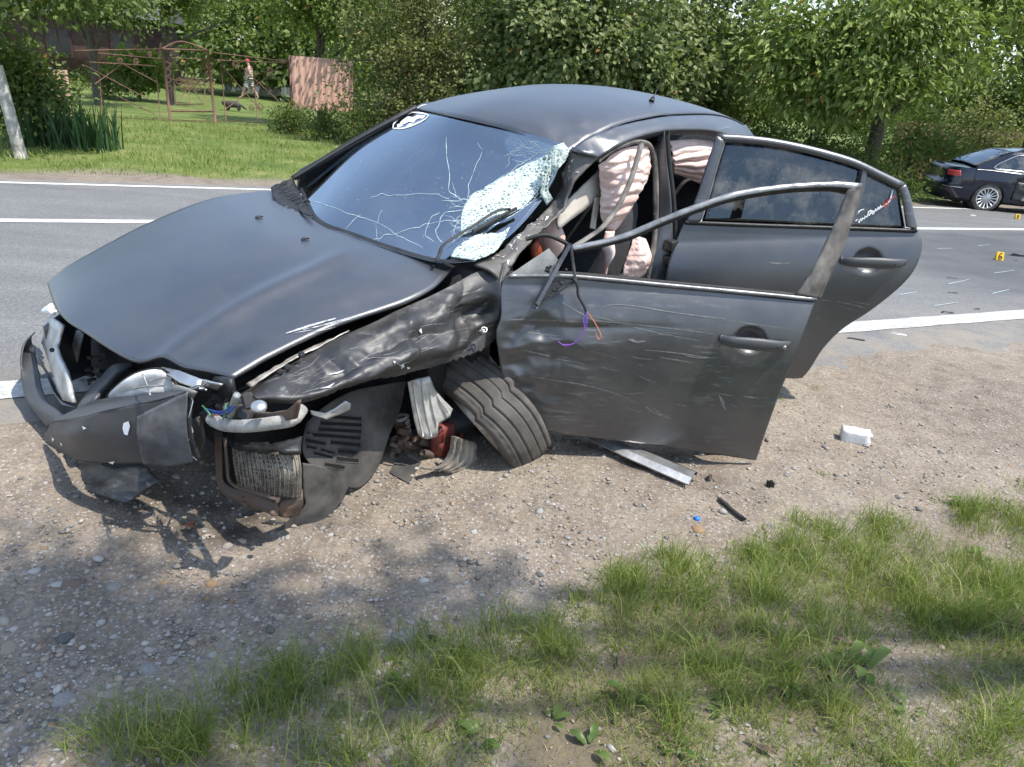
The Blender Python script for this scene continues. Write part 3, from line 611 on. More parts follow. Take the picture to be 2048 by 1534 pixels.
rag=(.010*np.array([mnoise.noise((i*.27,3,0)) for i in range(190)]))[:,None]*np.clip((v-.9)*10,0,1); G[...,2]+=rag
fen=cgrid('front_fender',G,'paint_torn',W,thick=.006,off=0); FG=G.copy()
FP=lambda p: snap(FG,p,.004)
sc=[]
for k in range(46):
    a=A(rng.uniform(560,960),0); a[1]=np.interp(a[0],[520,600,740,880,960],[795,775,725,675,640])+rng.uniform(-45,28); L=rng.uniform(12,55); th=-.42+rng.normal(0,.18)
    sc.append(([a.tolist(),(a+A(L*math.cos(th)/2,L*math.sin(th)/2)+rng.normal(0,2,2)).tolist(),(a+A(L*math.cos(th),L*math.sin(th))).tolist()],rng.uniform(.5,1.3)))
strips('scratch',sc,'scratch_white',fen,FP,.001)
for poly in ([(792,726),(800,729),(806,726),(808,732),(801,737)],[(812,732),(820,735),(814,738)],[(786,722),(791,723),(789,728)],[(655,750),(672,746),(690,740),(676,748)],[(836,660),(841,656),(843,667),(839,665)],[(640,779),(655,775),(670,767),(660,776)]):
    P=FP(A(*poly)); mobj('bare_patch',(P+ (EC-P)*.002)*FL,[tuple(range(len(P)))],'paint_white_mark',fen,smooth=False)
# turned edge of the inner fender with holes
e_=[(492,770),(540,742),(600,708),(640,690),(700,664)]; 
G=rails([PL(A(*e_),[.655]*5),PL(A((503,776),(552,744),(602,714),(650,690),(700,664)),[.675]*5)],40,6); G+=gnormals(G)*(.006*ridge(G,20,3))[...,None]
ine=cgrid('inner_fender_flange',G,'bare_alloy',W,thick=.004,off=0)
for q in ((560,744),(575,735),(603,709)):
    c=PL(A(*q),.70); MB().lathe([(.001,.0),(.010,.001),(.012,-.002)],c,EC-c,12).build('bolt_hole','interior',ine,car=True)
# turn signal bulb hanging in the dent
c=PL(A(968,660),.83); MB().lathe([(.009,.002),(.011,.006),(.014,.002),(.012,-.012)],c,A(-.1,.6,.8),14).tube([c,c+A(-.03,.012,.010)],.004,6).build('side_indicator','silver_metal',W,car=True)
# ---------- inner structure of the engine bay (dark masses that close the gaps)
mb=MB(); mb.box((1.0,.0,.50),(.80,1.0,.36)); mb.box((1.42,0,.60),(.10,1.30,.50)); mb.build('engine_bay','interior',W,car=True,bev=.02)
mb=MB(); mb.tube(spline([A(.50,.60,.62),A(.7,.60,.66),A(1.1,.60,.72),A(1.5,.60,.76)],20),.045,8).build('upper_rail','black_plastic',W,car=True)
# ---------- front bumper and grille opening
def onf(uv): return on(np.asarray(uv,float),frontF,tag='front')
fx=lambda uv,dx=0.0: PX(np.asarray(uv,float),dx)
def bump_x(uv):
    """bumper sheet: nose plan curve, folded by the crash"""
    return onf(uv)
top=bump_x(A((100,845),(155,838),(212,822),(321,799),(386,779))); bot=bump_x(A((122,905),(150,919),(189,925),(302,927),(400,918)))+A(.0,0,0)
mid=bump_x(A((104,876),(152,876),(200,872),(312,862),(396,850)))+A(-.022,0,0)
G=rails([top,mid,bot],60,26); G+=gnormals(G)*(.003*fbm(G,8,2,3))[...,None]
bpr=cgrid('front_bumper',G,'bumper_paint',W,thick=.006); BG=G.copy()
bp=lambda p: snap(BG,p,.002)
for poly in ([(248,846),(258,842),(261,852),(256,870),(249,868),(246,856)],[(104,874),(110,878),(106,883)],[(121,884),(126,888),(123,892)],[(165,852),(174,856),(168,859)],[(217,936-12),(230,930-8),(226,934-6)]):
    P=bp(A(*poly)); mobj('chipped_paint',(P+(EC-P)*.0015)*FL,[tuple(range(len(P)))],'sticker_white',bpr,smooth=False)
# crumpled grey outer end
G=rails([bump_x(A((287,829),(330,806),(388,779))),bump_x(A((306,874),(345,862),(402,848)))+A(-.026,.0,0),bump_x(A((300,922),(340,926),(398,918)))+A(.0,0,0)],30,20)+A(-.022,.010,.004)
G+=gnormals(G)*(.003*ridge(G,13,4))[...,None]; cgrid('torn_bumper_end',G,'grey_torn_plastic',bpr,thick=.004,off=0)
mb=MB().tube(np.vstack([bump_x(A((386,779),(392,800),(384,830),(392,860),(382,880),(386,905),(400,917)))+A(-.012,.004,0)]),.0016,6); mb.build('torn_edge','paint_white_mark',bpr,car=True)
PXf=lambda uv,x: PX(np.asarray(uv,float),np.asarray(x,float)+.11)
# ledge under the headlight, right wing and the arm beside the grille
G=rails([top+A(-.0,0,.0),onf(A((150,812),(175,806),(215,801),(310,794),(386,774)))+A(.05,0,0)],40,8); cgrid('bumper_ledge',G,'bumper_paint',bpr,thick=.006,off=0)
wo_=PXf(A((70,664),(49,688),(43,732),(53,792),(94,852)),[.20,.14,.10,.075,.075]); wi_=PXf(A((72,694),(70,705),(78,747),(94,800),(140,837)),[.24,.20,.15,.11,.115])
G=rails([wo_,wo_*.75+wi_*.25+A(-.016,0,0),wo_*.3+wi_*.7+A(-.016,0,0),wi_],50,14); cgrid('bumper_wing',G,'bumper_paint',bpr,thick=.006,off=0)
G=rails([PXf(A((152,836),(160,806),(205,752),(228,730),(262,728)),[.13,.14,.26,.31,.36]),PXf(A((185,828),(190,800),(226,760),(245,742),(268,735)),[.15,.16,.25,.30,.36]),PXf(A((214,808),(218,790),(243,762),(258,745),(270,738)),[.22,.24,.30,.34,.38])],36,12)
cgrid('grille_arm',G,'bumper_paint',bpr,thick=.006,off=0)
G=rails([PXf(A((60,700),(84,745),(100,785),(118,812)),[.2,.16,.13,.12]),PXf(A((68,712),(98,760),(116,798),(150,818)),[.24,.2,.17,.15])],20,5)+A(.012,0,.0); cgrid('grille_shell',G,'paint_scuffed',bpr,thick=.004,off=0)
# lower lip, scraped
lo_=onf(A((118,930),(135,954),(175,985),(248,1004))); G=rails([lo_,onf(A((150,930),(185,950),(215,970),(256,992)))+A(.05,0,0),onf(A((190,936),(225,950),(240,964),(262,982)))+A(.10,0,.0)],40,14)
G+=gnormals(G)*(.008*ridge(G,16,3))[...,None]; lip=cgrid('bumper_lip',G,'paint_torn',W,thick=.008,off=0)
mb=MB(); mb.grid(rails([PXf(A((135,925),(220,930),(310,932),(400,928)),[.25,.3,.36,.46]),PXf(A((165,955),(240,975),(320,985),(420,985)),[.45,.5,.55,.6])],20,4)); mb.build('under_tray','interior',W,car=True,thick=.01)
mb=MB(); mb.grid(rails([PXf(A((300,930),(380,925)),.42),PXf(A((310,985),(372,972)),.48)],8,5)); mb.build('hanging_duct','dusty_plastic',W,car=True,thick=.01)
# white radiator support seen through the grille
rs=plate('radiator_support',[(102,634),(126,650),(118,672),(112,690),(122,720),(136,745),(150,805),(128,800),(108,748),(97,715),(86,686),(92,660)],[.36,.34,.32,.30,.28,.27,.24,.24,.27,.3,.32,.34],'white_metal',W,'x',th=.012,res=2,warp=.004)
for q in ((104,700),(128,742)): c=PX(A(*q),.275); MB().lathe([(.001,.0),(.008,.001),(.009,-.004)],c,EC-c,10).build('bolt_hole','interior',rs,car=True)
plate('support_brace',[(154,660),(166,668),(150,745),(136,762),(130,752)],[.42]*5,'grey_bracket',W,'x',th=.008,res=1,warp=.003)
plate('grille_dark_sheet',[(112,640),(170,664),(227,701),(262,726),(235,748),(160,812),(150,806),(136,745),(112,692),(126,655)],[.52]*10,'interior',W,'x',th=.01)  # black sheet added in place of the darkness behind the grille
mb=MB()
for k in range(14):
    c=PX(A(rng.uniform(158,205),rng.uniform(712,775)),.46); mb.box(c,rng.uniform(.01,.035,3),rot(rng.uniform(0,3),rng.uniform(0,3),0))
mb.build('engine_fitting','dusty_plastic',W,car=True,smooth=False,kind='stuff')
G=rails([PXf(A((92,612),(104,606),(114,622)),.37),PXf(A((89,627),(101,631),(113,628)),.33)],12,5); G[...,0]-=.02*np.sin(np.linspace(0,math.pi,5))[None]; cgrid('headlight',G,'headlamp',W,thick=.02,label='far right headlight corner')
# ---------- left headlight, bulging lens in its housing
hlo=[(216,795),(240,766),(278,744),(322,739),(345,762),(352,786),(310,793),(262,801)]
c=PX(A(288,772),.36); ring=PX(A(*hlo),[.30,.31,.35,.40,.43,.43,.38,.33]); rg=spline(ring,40,True)
layers=[rg]; ctr=rg.mean(0); vdir=(EC-ctr)/np.linalg.norm(EC-ctr)
for k in range(1,7):
    a=k/6; layers.append(ctr+(rg-ctr)*math.cos(a*math.pi/2)*1.0+vdir*.055*math.sin(a*math.pi/2)*(1+.0*a))
mb=MB(); mb.grid(np.stack(layers,0),cv=True); hlt=mb.build('headlight','headlamp',W,car=True,label='crushed white left headlight')
mb=MB(); rg2=ctr+(rg-ctr)*1.08-vdir*.03; mb.grid(np.stack([rg2,rg2+vdir*.035,rg+vdir*.002],0),cv=True); mb.build('housing','dusty_plastic',hlt,car=True)
for a,b_ in (((300,762),(340,756)),((262,779),(330,772)),((285,748),(300,790))):
    P=PX(A(a,((a[0]+b_[0])/2,(a[1]+b_[1])/2-3),b_),.33); P=P+vdir*.02; MB().tube(spline(P,8),.003,5).build('lens_rib','grey_bracket',hlt,car=True)
plate('headlight_bracket',[(322,733),(360,742),(402,758),(446,769),(438,778),(405,772),(414,782),(398,780),(358,765),(336,750)],[.42,.44,.47,.5,.5,.47,.46,.45,.42,.41],'silver_metal',W,'x',th=.006,res=2,warp=.006)
plate('headlight_bracket',[(346,769),(372,776),(392,784),(386,796),(362,790),(348,784)],[.41]*6,'grey_bracket',W,'x',th=.01,res=1,warp=.005)
plate('black_bracket',[(434,752),(462,758),(468,790),(452,800),(440,780),(420,772)],[.52]*6,'black_plastic',W,'x',th=.02,res=1,warp=.004)
plate('side_marker_tab',[(452,772),(480,790),(470,800),(448,786)],[.52]*4,'black_plastic',W,'x',th=.012)
# wiring and small fittings behind the bumper end
for pts,mt in (([(412,818),(440,824),(462,812),(472,790)],'wire_blue'),([(410,822),(440,828),(466,818),(478,788)],'wire_blue'),([(405,812),(418,826),(424,840),(420,852)],'wire_green'),([(452,808),(450,826),(446,838)],'wire_green'),([(415,826),(432,830),(456,824)],'wire_orange')):
    ctube('loose_wire',PX(A(*pts),[.45,.43,.44,.5][:len(pts)]),.0032,mt,W,n=5)
ctube('connector',PX(A((460,830),(468,806),(474,790)),.45),.011,'grey_bracket',W,n=8)
mb=MB()
for k in range(26):
    c=PX(A(rng.uniform(402,500),rng.uniform(792,836)),rng.uniform(.48,.56)); mb.box(c,rng.uniform(.008,.04,3),rot(rng.uniform(0,3),rng.uniform(0,3),0))
mb.build('broken_clip','dusty_plastic',W,car=True,smooth=False,kind='stuff')
ctube('bumper_beam_tube',PX(A((424,838),(446,849),(491,852),(548,846),(586,838),(603,818)),[.44,.44,.46,.50,.54,.58]),[.020]*24,'foam_tube',W,n=12)
plate('bumper_bracket',[(476,812),(500,822),(540,826),(575,820),(598,800),(590,838),(540,845),(488,845)],[.52]*8,'rusty_metal',W,'x',th=.012,res=2,warp=.006)
c=PX(A(518,812),.47); MB().lathe([(.001,.008),(.014,.006),(.022,.001),(.022,-.006),(.018,-.01)],c,(EC-c)*A(.5,.5,.2)+A(0,0,2.2),20).build('fog_lamp','silver_metal',W,car=True,label='small silver fog lamp')
plate('torn_bracket',[(620,820),(650,826),(668,816),(690,800),(700,806),(698,818),(676,828),(652,838),(640,834),(622,828)],[.80]*10,'white_metal',W,th=.008,res=2,warp=.006)
plate('bumper_side_seal',[(386,838),(400,832),(408,880),(404,918),(386,912),(392,876)],[.47]*6,'dusty_plastic',W,'x',th=.01,res=1,warp=.003)
plate('bay_void',[(398,830),(470,850),(600,842),(700,812),(800,770),(820,800),(640,890),(600,900),(470,885),(428,960),(400,925)],[.56,.58,.68,.55,.42,.38,.45,.5,.5,.52,.50],'interior',W,th=.01) if 0 else None
mb=MB(); mb.box((.85,.40,.42),(.50,.10,.50)); mb.build('inner_wing','interior',W,car=True)
# ---------- radiator
rtl,rtr,rbr,rbl=(466,892),(598,903),(602,994),(477,971)
GR=rails([PX(A(rtl,(510,896),(560,899),rtr),[.55,.57,.60,.66]),PX(A((470,932),(520,938),(568,942),(602,948)),[.53,.55,.58,.65]),PX(A(rbl,(520,983),(566,992),rbr),[.54,.56,.59,.66])],60,30)
rad=cgrid('radiator',GR,'radiator_core',W,thick=.03)
mb=MB(); nn=gnormals(GR); nn*=np.sign((nn*(EC-GR)).sum(-1,keepdims=True))
for i in range(0,60,2):
    col=GR[i]+nn[i]*(.002+.003*((i//2)%2)); w=.0022*np.ones(30); mb.tube(col,w,4)
mb.build('cooling_fin','radiator_core',rad,car=True,smooth=False,kind='stuff')
mb=MB()
for j in range(2,29,2):
    for i in range(1,58,3):
        if rng.random()<.5: q=GR[i,j]+nn[i,j]*.004; mb.box(q,(.005,.005,.006))
mb.build('fin_gap_shade','rusty_metal',rad,car=True,smooth=False,kind='stuff')  # dark blocks stand in for the shade between the fins
G=rails([PX(A((455,875),(500,884),(550,888),(605,874)),[.56,.57,.58,.66]),PX(A((462,893),(510,898),(560,902),(600,906)),[.53,.55,.57,.62])],30,8); G+=gnormals(G)*(.006*ridge(G,30,2))[...,None]; cgrid('top_tank',G,'black_plastic',rad,thick=.02)
G=rails([PX(A((562,1000),(606,994)),[.60,.66]),PX(A((556,1020),(606,1012)),[.58,.66]),PX(A((570,1036),(598,1032)),[.60,.66])],12,10); cgrid('end_tank',G,'rusty_metal',rad,thick=.05)
def bar(name,pts,w,th,mat,parent):
    p=spline(pts,30); mb=MB(); mb.tube(p,w,4,ell=th); return mb.build(name,mat,parent,car=True,smooth=False,bev=.003)
fr=bar('radiator_frame',PX(A((436,868),(438,930),(440,962),(456,984),(500,1000),(552,1020)),[.54,.53,.52,.52,.54,.57]),.026,.5,'rusty_metal',rad)
bar('radiator_frame_edge',PX(A((450,875),(455,930),(458,958),(474,974),(520,988),(556,1000)),[.53,.52,.515,.515,.535,.56]),.008,1,'rusty_metal',rad)
for q in ((487,997),(492,1008),(545,1027)): c=PX(A(*q),.53); MB().lathe([(.001,.014),(.009,.012),(.010,0)],c,EC-c,8).build('bolt','rusty_metal',rad,car=True)
# ---------- wheel-arch liner; flat black strips stand in for the shade in its slots
LR=[PL(A((612,846),(650,812),(701,783),(760,770),(812,762)),[.66,.64,.60,.58,.56]),
    PL(A((606,876),(650,850),(705,828),(755,818),(800,818)),[.70,.67,.64,.62,.60]),
    PL(A((606,905),(650,895),(700,886),(745,880),(777,873)),[.72,.70,.68,.66,.64]),
    PL(A((622,930),(655,930),(700,925),(735,922),(760,924)),[.74,.73,.71,.69,.67]),
    PL(A((660,958),(680,968),(700,976),(722,974),(744,952)),[.76,.75,.74,.72,.69])]
GL=rails(LR,60,50); lin=cgrid('wheel_arch_liner',GL,'dusty_plastic',W,thick=.005,off=0)
def slot(a,b_,w=7):
    return ([a,((a[0]+b_[0])/2,(a[1]+b_[1])/2),b_],w)
lp=lambda p: snap(GL,p,.003)
for s_ in [((650,832),(722,838)),((640,846),(722,850)),((636,858),(722,863)),((612,868),(720,876)),((610,880),(650,888)),((660,884),(720,890)),((612,893),(632,898)),((640,900),(668,908)),((675,902),(714,905)),((626,907),(664,917)),((672,918),(716,922)),((648,930),(688,936))]:
    P=lp(A(*spline(A(*s_),8))); mb=MB(); 
    d=P[-1]-P[0]; up=np.cross(d,EC-P[0]); up/=np.linalg.norm(up); w=.0065
    mb.grid(np.stack([P+up*w,P-up*w],1)); so=mb.build('slot_shade_strip','slot_shade',lin,car=True,smooth=False)
    MB().tube(P+up*(w+.002),.0025,5).tube(P-up*(w+.002),.0025,5).build('slot_rib','dusty_plastic',so,car=True)
fl=[PL(A((604,925),(650,935),(694,975)),[.74,.75,.75]),PL(A((606,985),(640,985),(684,1000)),[.76,.77,.77]),PL(A((606,1015),(636,1024),(662,1028)),[.77,.785,.79]),PL(A((545,1064),(590,1062),(632,1055)),[.74,.77,.80])]
G=rails(fl,30,30); G+=gnormals(G)*(.004*ridge(G,9,3))[...,None]; G[:,-1,2]=np.maximum(G[:,-1,2],.165); cgrid('liner_flap',G,'dusty_plastic',lin,thick=.004,off=0)
plate('liner_flap_tip',[(522,1045),(545,1040),(575,1044),(600,1056),(632,1055),(612,1066),(592,1071),(568,1066),(546,1070),(556,1052)],[.68,.7,.73,.77,.80,.79,.78,.76,.74,.72],'black_plastic',lin,th=.004,res=2,warp=.002)
# ---------- torn suspension
sus=plate('strut_shield',[(815,764),(836,757),(858,752),(870,780),(888,800),(905,818),(900,834),(877,848),(873,873),(854,877),(836,868),(828,840),(822,805)],[.71,.73,.74,.745,.75,.75,.755,.755,.76,.76,.74,.73,.72],'white_metal',W,th=.006,res=3,warp=.004)
for a,b_ in (((826,764),(846,872)),((842,760),(862,872)),((856,758),(874,850)),((866,775),(898,826))):
    ctube('shield_rib',PL(A(a,((a[0]+b_[0])/2-2,(a[1]+b_[1])/2),b_),[.735,.755,.765]),.0045,'white_metal',sus,n=6,steps=12)
plate('brake_caliper',[(872,852),(892,846),(916,840),(917,868),(902,876),(892,908),(874,908),(870,888),(880,872)],[.70]*9,'red_caliper',W,th=.07,res=2,warp=.006)
c=PL(A(905,905),.74); ax=(EC-c)*A(.3,1,.2); 
mb=MB(); 
for rr0,rr1,a0,a1,dz in ((.105,.115,1.2,4.4,0),(.12,.128,1.0,4.5,.03),(.125,.11,1.1,4.3,.055)):
    mb.lathe([(rr0,dz),(rr1,dz+.012),(rr1+.004,dz+.026),(rr0-.006,dz+.028)],c-ax/np.linalg.norm(ax)*.05,ax,28,a0,a1)
ia=A((838,936),(866,937),(885,925),(897,902),(903,872)); oa=A((902,945),(925,941),(944,928),(951,908),(949,886)); rr9=[]
for k in range(9):
    w9=k/8; rr9.append(PL(ia*(1-w9)+oa*w9,np.full(5,.80+.035*w9+(.012 if k%2 else -.006))))
R9=np.stack([spline(r9,26) for r9 in rr9],1); R9+=(.005*ridge(R9,22,3))[...,None]*A(.3,1,.4); mb=MB(); mb.grid(R9); mb.build('broken_rim','bare_alloy',W,car=True,smooth=False,thick=.008,off=0)
for a,b_,r,l in (((800,850),(812,905),.025,.60),((790,880),(860,915),.022,.62),((835,880),(880,905),.02,.66),((845,905),(880,925),.016,.70)):
    ctube('suspension_arm',PL(A(a,((a[0]+b_[0])/2+3,(a[1]+b_[1])/2-4),b_),l),r,'rusty_metal',W,n=8)
G=MB(); 
for k in range(5): cc=PL(A(803+k*1.5,835+k*9),.58); G.lathe([(.022,-.008),(.034,0),(.022,.008)],cc,A(.2,.1,-1),14)
G.build('dust_boot','foam_tube',W,car=True)
mb=MB()
for k in range(24):
    c=PL(A(rng.uniform(785,850),rng.uniform(860,930)),rng.uniform(.58,.66)); mb.box(c,rng.uniform(.01,.04,3),rot(rng.uniform(0,3),rng.uniform(0,3),0))
mb.build('suspension_debris','rusty_metal',W,car=True,smooth=False,kind='stuff')
plate('arch_dark_sheet',[(800,770),(900,735),(980,712),(1040,790),(1060,860),(1000,930),(880,880),(800,930),(770,920)],[.48]*9,'interior',W,th=.01)  # black sheet in place of the unlit depth of the wheel arch
# ---------- burst front tyre (tread towards the camera, leaning)
D3=rayc(A(980,815)); D3=D3/np.linalg.norm(D3); CT=EC+D3*3.30
right_c=(RT@RC)*FL; up_c=(UP@RC)*FL
e1=right_c*.66-up_c*.75; e1/=np.linalg.norm(e1)             # along the tread, down right
e2=right_c*.75+up_c*.66; e2=e2+D3*.06; e2-=e1*(e1@e2); e2/=np.linalg.norm(e2)   # wheel axis
e3=np.cross(e1,e2); e3=e3 if e3@D3<0 else -e3               # towards camera
ths=np.linspace(0,2*math.pi,96,endpoint=False); wid=np.linspace(-1,1,61); R0,HW=.315,.118
T_=np.zeros((96,61,3))
for i,th in enumerate(ths):
    for j,w_ in enumerate(wid):
        a=abs(w_); r=R0-.012*a**2-(.055*max(0,(a-.80)/.2)**1.8)
        if a<.86:
            for g in (-.52,-.12,.30,.64):
                if abs(w_-g)<.030: r-=.009
        x=w_*HW
        if a>.9: x=math.copysign(HW*(.96-.10*((a-.9)/.1)),w_); r=R0-.05-.075*((a-.9)/.1)
        # sipes on the shoulders
        if .66<a<.88 and (i%3==0): r-=.004
        d=th  # th=0 faces camera (e3)
        bend=.035*math.sin(2.2*d+.6)*math.exp(-(d if d<math.pi else d-2*math.pi)**2/1.2)
        flat_=1-.16*math.exp(-((d-5.6)/.45)**2)
        T_[i,j]=CT+e3*math.cos(th)*r*flat_+e1*math.sin(th)*r+e2*(x+bend)
wh=empty('front_wheel'); wh.parent=W; wh['label']='burst front wheel torn backwards'
mb=MB(); mb.grid(T_,cu=True); mb.build('tyre','tyre_rubber',wh,car=True)
MB().lathe([(.20,-.10),(.215,-.085),(.20,-.06),(.19,0),(.20,.06),(.215,.085),(.20,.10)],CT,e2,40).build('rim','bare_alloy',wh,car=True)
MB().lathe([(.02,.03),(.20,.02),(.20,.0),(.02,.0)],CT,e2,24).build('wheel_disc','bare_alloy',wh,car=True)
# ---------- front door (open, scraped)
ad=math.radians(40.6); dc,ds=math.cos(ad),math.sin(ad); HF=(1.60,.80)
def doorco(x,l,H,c,s): return (x-H[0])*c+(l-H[1])*s, -(x-H[0])*s+(l-H[1])*c
def bulge(z,zb):
    u=(z-(zb-.33))/.33
    return np.where(u>1,-(z-zb)*.26,np.where(u>0,.070*(1-np.clip(u,0,1)**3),.070*(1-.38*np.clip(u,-3,0)**2)))
def FDf(x,l,z,dent=True):
    a,p=doorco(x,l,HF,dc,ds); return p-bulge(z,.93)
fdo=lambda uv: on(np.asarray(uv,float),FDf,tag='fd')
belt=[(1010,556),(1080,553),(1150,557),(1330,574),(1500,590),(1630,603)]
bot_=[(1042,872),(1080,862),(1149,871),(1251,883),(1368,899),(1512,921)]
frt=[(1010,556),(1001,580),(1002,630),(992,668),(998,712),(1010,770),(1042,872)]
rre=[(1630,603),(1602,683),(1571,757),(1543,831),(1512,921)]
UV=coons(A(*belt),A(*bot_),A(*frt),A(*rre),150,100); G=fdo(UV)
dn=A(-ds,dc,0)
a_,p_=doorco(G[...,0],G[...,1],HF,dc,ds)
ucx=(UV[...,0]-1500)/31; ucy=(UV[...,1]-680)/27; rr2=ucx**2+ucy**2; G-=dn*(.030*np.clip(1-rr2,0,1)**.6)[...,None]
w_=np.exp(-(a_/.30)**2)
G-=dn*(w_*(.016*(1-ridge(G*A(1,1,1.6),5.5,9))+.002*(1-ridge(G,13,4)))*np.clip(a_*14,0,1)*np.clip((.93-G[...,2])*9,0,1))[...,None]
for (ux,uy,sx_,sy_,dp) in ((1090,665,20,30,.024),(1180,690,38,26,-.010),(1150,640,60,12,-.007),(1130,720,70,18,.008),(1060,620,30,22,.008),(1200,655,120,7,.005)):
    G-=dn*(dp*np.exp(-((UV[...,0]-ux)/sx_)**2-((UV[...,1]-uy)/sy_)**2))[...,None]
fd=cgrid('front_door',G,'paint_scuffed',W,thick=.012,off=-1); DG=G.copy()
DP=lambda p: snap(DG,p,.0015)
Gi=fdo(coons(A(*belt),A(*bot_),A(*frt),A(*rre),20,14))-dn*.075; cgrid('inner_panel',Gi,'interior',fd,thick=.05)
# scratches traced on the skin
sl=[([(1203,614),(1230,609),(1270,612),(1330,622),(1400,632),(1452,638)],2.2),([(1185,640),(1250,647),(1330,655),(1430,668)],1.6),([(1170,628),(1220,640),(1300,662),(1400,682)],1.4),
 ([(1290,700),(1340,704),(1430,716)],2),([(1320,714),(1385,725)],2),([(1370,711),(1400,715),(1435,715)],2.2),([(1110,596),(1150,620),(1200,645),(1260,652)],1.6),([(1150,680),(1180,700),(1240,718)],1.2),
 ([(1060,752),(1110,760),(1180,772),(1240,790),(1275,806)],2),([(1290,812),(1310,825),(1342,838)],3),([(1300,812),(1325,828),(1340,832)],2),([(1354,808),(1375,812)],2.2),([(1437,786),(1466,792)],2.4),([(1486,792),(1517,796)],2.4),
 ([(1256,678),(1272,683),(1290,682)],4),([(1040,698),(1070,705),(1100,712)],3),([(1110,717),(1140,722),(1172,728)],2),([(1160,588),(1165,590)],1.5),([(1450,640),(1520,650),(1600,660)],1),([(1040,640),(1100,640),(1180,645)],1.8),([(1015,640),(1060,637)],2),
 ([(1030,660),(1080,668),(1120,672)],1.2),([(1325,664),(1365,668)],1),([(1460,808),(1475,814)],1.6),([(1410,730),(1424,731)],1.4),([(1440,732),(1460,734)],1)]
for k in range(22):
    a=A(rng.uniform(1020,1330),rng.uniform(610,830)); L=rng.uniform(8,45); th=rng.normal(.12,.14); sl.append(([a.tolist(),(a+A(L*math.cos(th)*.5,L*math.sin(th)*.5+1)).tolist(),(a+A(L*math.cos(th),L*math.sin(th))).tolist()],rng.uniform(.6,1.5)))
strips('scratch',sl,'scratch_white',fd,DP,.0008)
for poly in ([(1262,676),(1275,682),(1292,680),(1276,687),(1268,684)],[(1436,787),(1448,800),(1452,820),(1444,812)]):
    P=DP(A(*poly)); mobj('scuff_patch',P*FL,[tuple(range(len(P)))],'scratch_white',fd,smooth=False)
# belt moulding
bb=fdo(A((1018,551),(1085,551),(1150,552),(1330,569),(1500,585),(1631,598)))+dn*.006
ctube('belt_moulding',bb,.009,'dark_chrome',fd,n=8,steps=40)
ctube('belt_seal',bb-dn*.03+A(0,0,.0),.010,'black_rubber',fd,n=6,steps=30)
# handle
def handle(c0,c1,F,nrm,parent,lock=False,drop=0):
    P=F(A(c0,((c0[0]+c1[0])/2,(c0[1]+c1[1])/2-1),c1)); p=spline(np.array([P[0]+nrm*.004,P[0]*.85+P[2]*.15+nrm*.030,P[1]+nrm*.040,P[0]*.2+P[2]*.8+nrm*.034,P[2]+nrm*.006]),30)
    rr_=.0165*np.clip(np.sin(np.linspace(.12,math.pi-.12,30))**.25,.5,1); o=MB().tube(p,rr_,12,ell=1.65).build('handle','bumper_paint',parent,car=True)
    if lock: q=F(A(c1[0]-16,c1[1]-2))+nrm*.052; MB().lathe([(.001,.0),(.007,.0),(.009,-.006)],q,nrm,14).build('key_lock','dark_chrome',o,car=True)
    q=P[0]*.22+P[2]*.78; MB().tube([q+nrm*.025+A(0,0,-.018),q+nrm*.055+A(0,0,0),q+nrm*.025+A(0,0,.018)],.0018,4).build('seam','black_rubber',o,car=True)
    return o
handle((1440,676),(1576,688),fdo,dn,fd,True)
# window frame: arched upper channel and wide rear post
ro_=fdo(A((1138,494),(1209,480),(1262,463),(1324,436),(1398,408),(1470,385),(1571,370),(1666,365),(1722,369)))
ri_=fdo(A((1145,505),(1212,490),(1265,476),(1328,449),(1404,420),(1475,398),(1574,382),(1660,378),(1700,384)))
fo=np.stack([ro_,ro_*.6+ri_*.4+dn*.008,ri_+dn*.002],0); Gf=rails(list(fo),70,9); Gf+=gnormals(Gf)*(.003*ridge(Gf,14,2))[...,None]; cgrid('window_frame',Gf[:,:6],'dark_chrome',fd,thick=.010,off=0); cgrid('frame_seal',Gf[:,5:]-dn*.004,'black_rubber',fd,thick=.012,off=0)
cgrid('window_channel',rails([ri_-dn*.006,ri_-dn*.03+A(0,0,-.012)],50,3),'black_rubber',fd,thick=.01,off=0)
Gp=rails([fdo(A((1694,380),(1672,440),(1640,510),(1612,560),(1592,588))),fdo(A((1708,374),(1690,436),(1660,505),(1634,556),(1616,592)))+dn*.010,fdo(A((1722,368),(1706,432),(1680,505),(1655,560),(1640,597)))],50,10); Gp+=gnormals(Gp)*(.006*ridge(Gp*A(1,1,.5),14,3))[...,None]
M['dirty_post']=None; simple('dirty_post',(.20,.18,.155),.75,var=.5,sc=9,col2=(.035,.034,.032)); cgrid('rear_window_post',Gp,'dirty_post',fd,thick=.02,off=0)
# loose glass channel, mirror mount, wiring
ctube('loose_channel',PL(A((1140,498),(1178,474),(1207,452),(1236,412),(1257,371),(1271,330),(1284,284)),[.93,.90,.87,.82,.78,.74,.70]),.013,'dirty_post',fd,n=8,steps=40,ell=.5)
ctube('loose_seal',PL(A((1052,478),(1090,470),(1120,480),(1150,498)),[.80,.84,.88,.92]),.009,'black_rubber',fd,n=6)
mmn=dn; tri=[(1066,607),(1100,545),(1137,478),(1148,552)]
def edgebar(a,b_,w,name='mirror_mount'):
    P=np.array([fdo(A(*a)),fdo(A(*b_))])+dn*.05; return P
mm=empty('mirror_mount'); mm.parent=fd
MB().tube(spline(edgebar((1068,606),(1137,480),1),12),.013,4,ell=.6).build('mount_arm','grey_torn_plastic',mm,car=True,smooth=False,bev=.002)
MB().tube(spline(edgebar((1137,480),(1147,552),1),12),.009,4,ell=.6).build('mount_arm','grey_torn_plastic',mm,car=True,smooth=False,bev=.002)
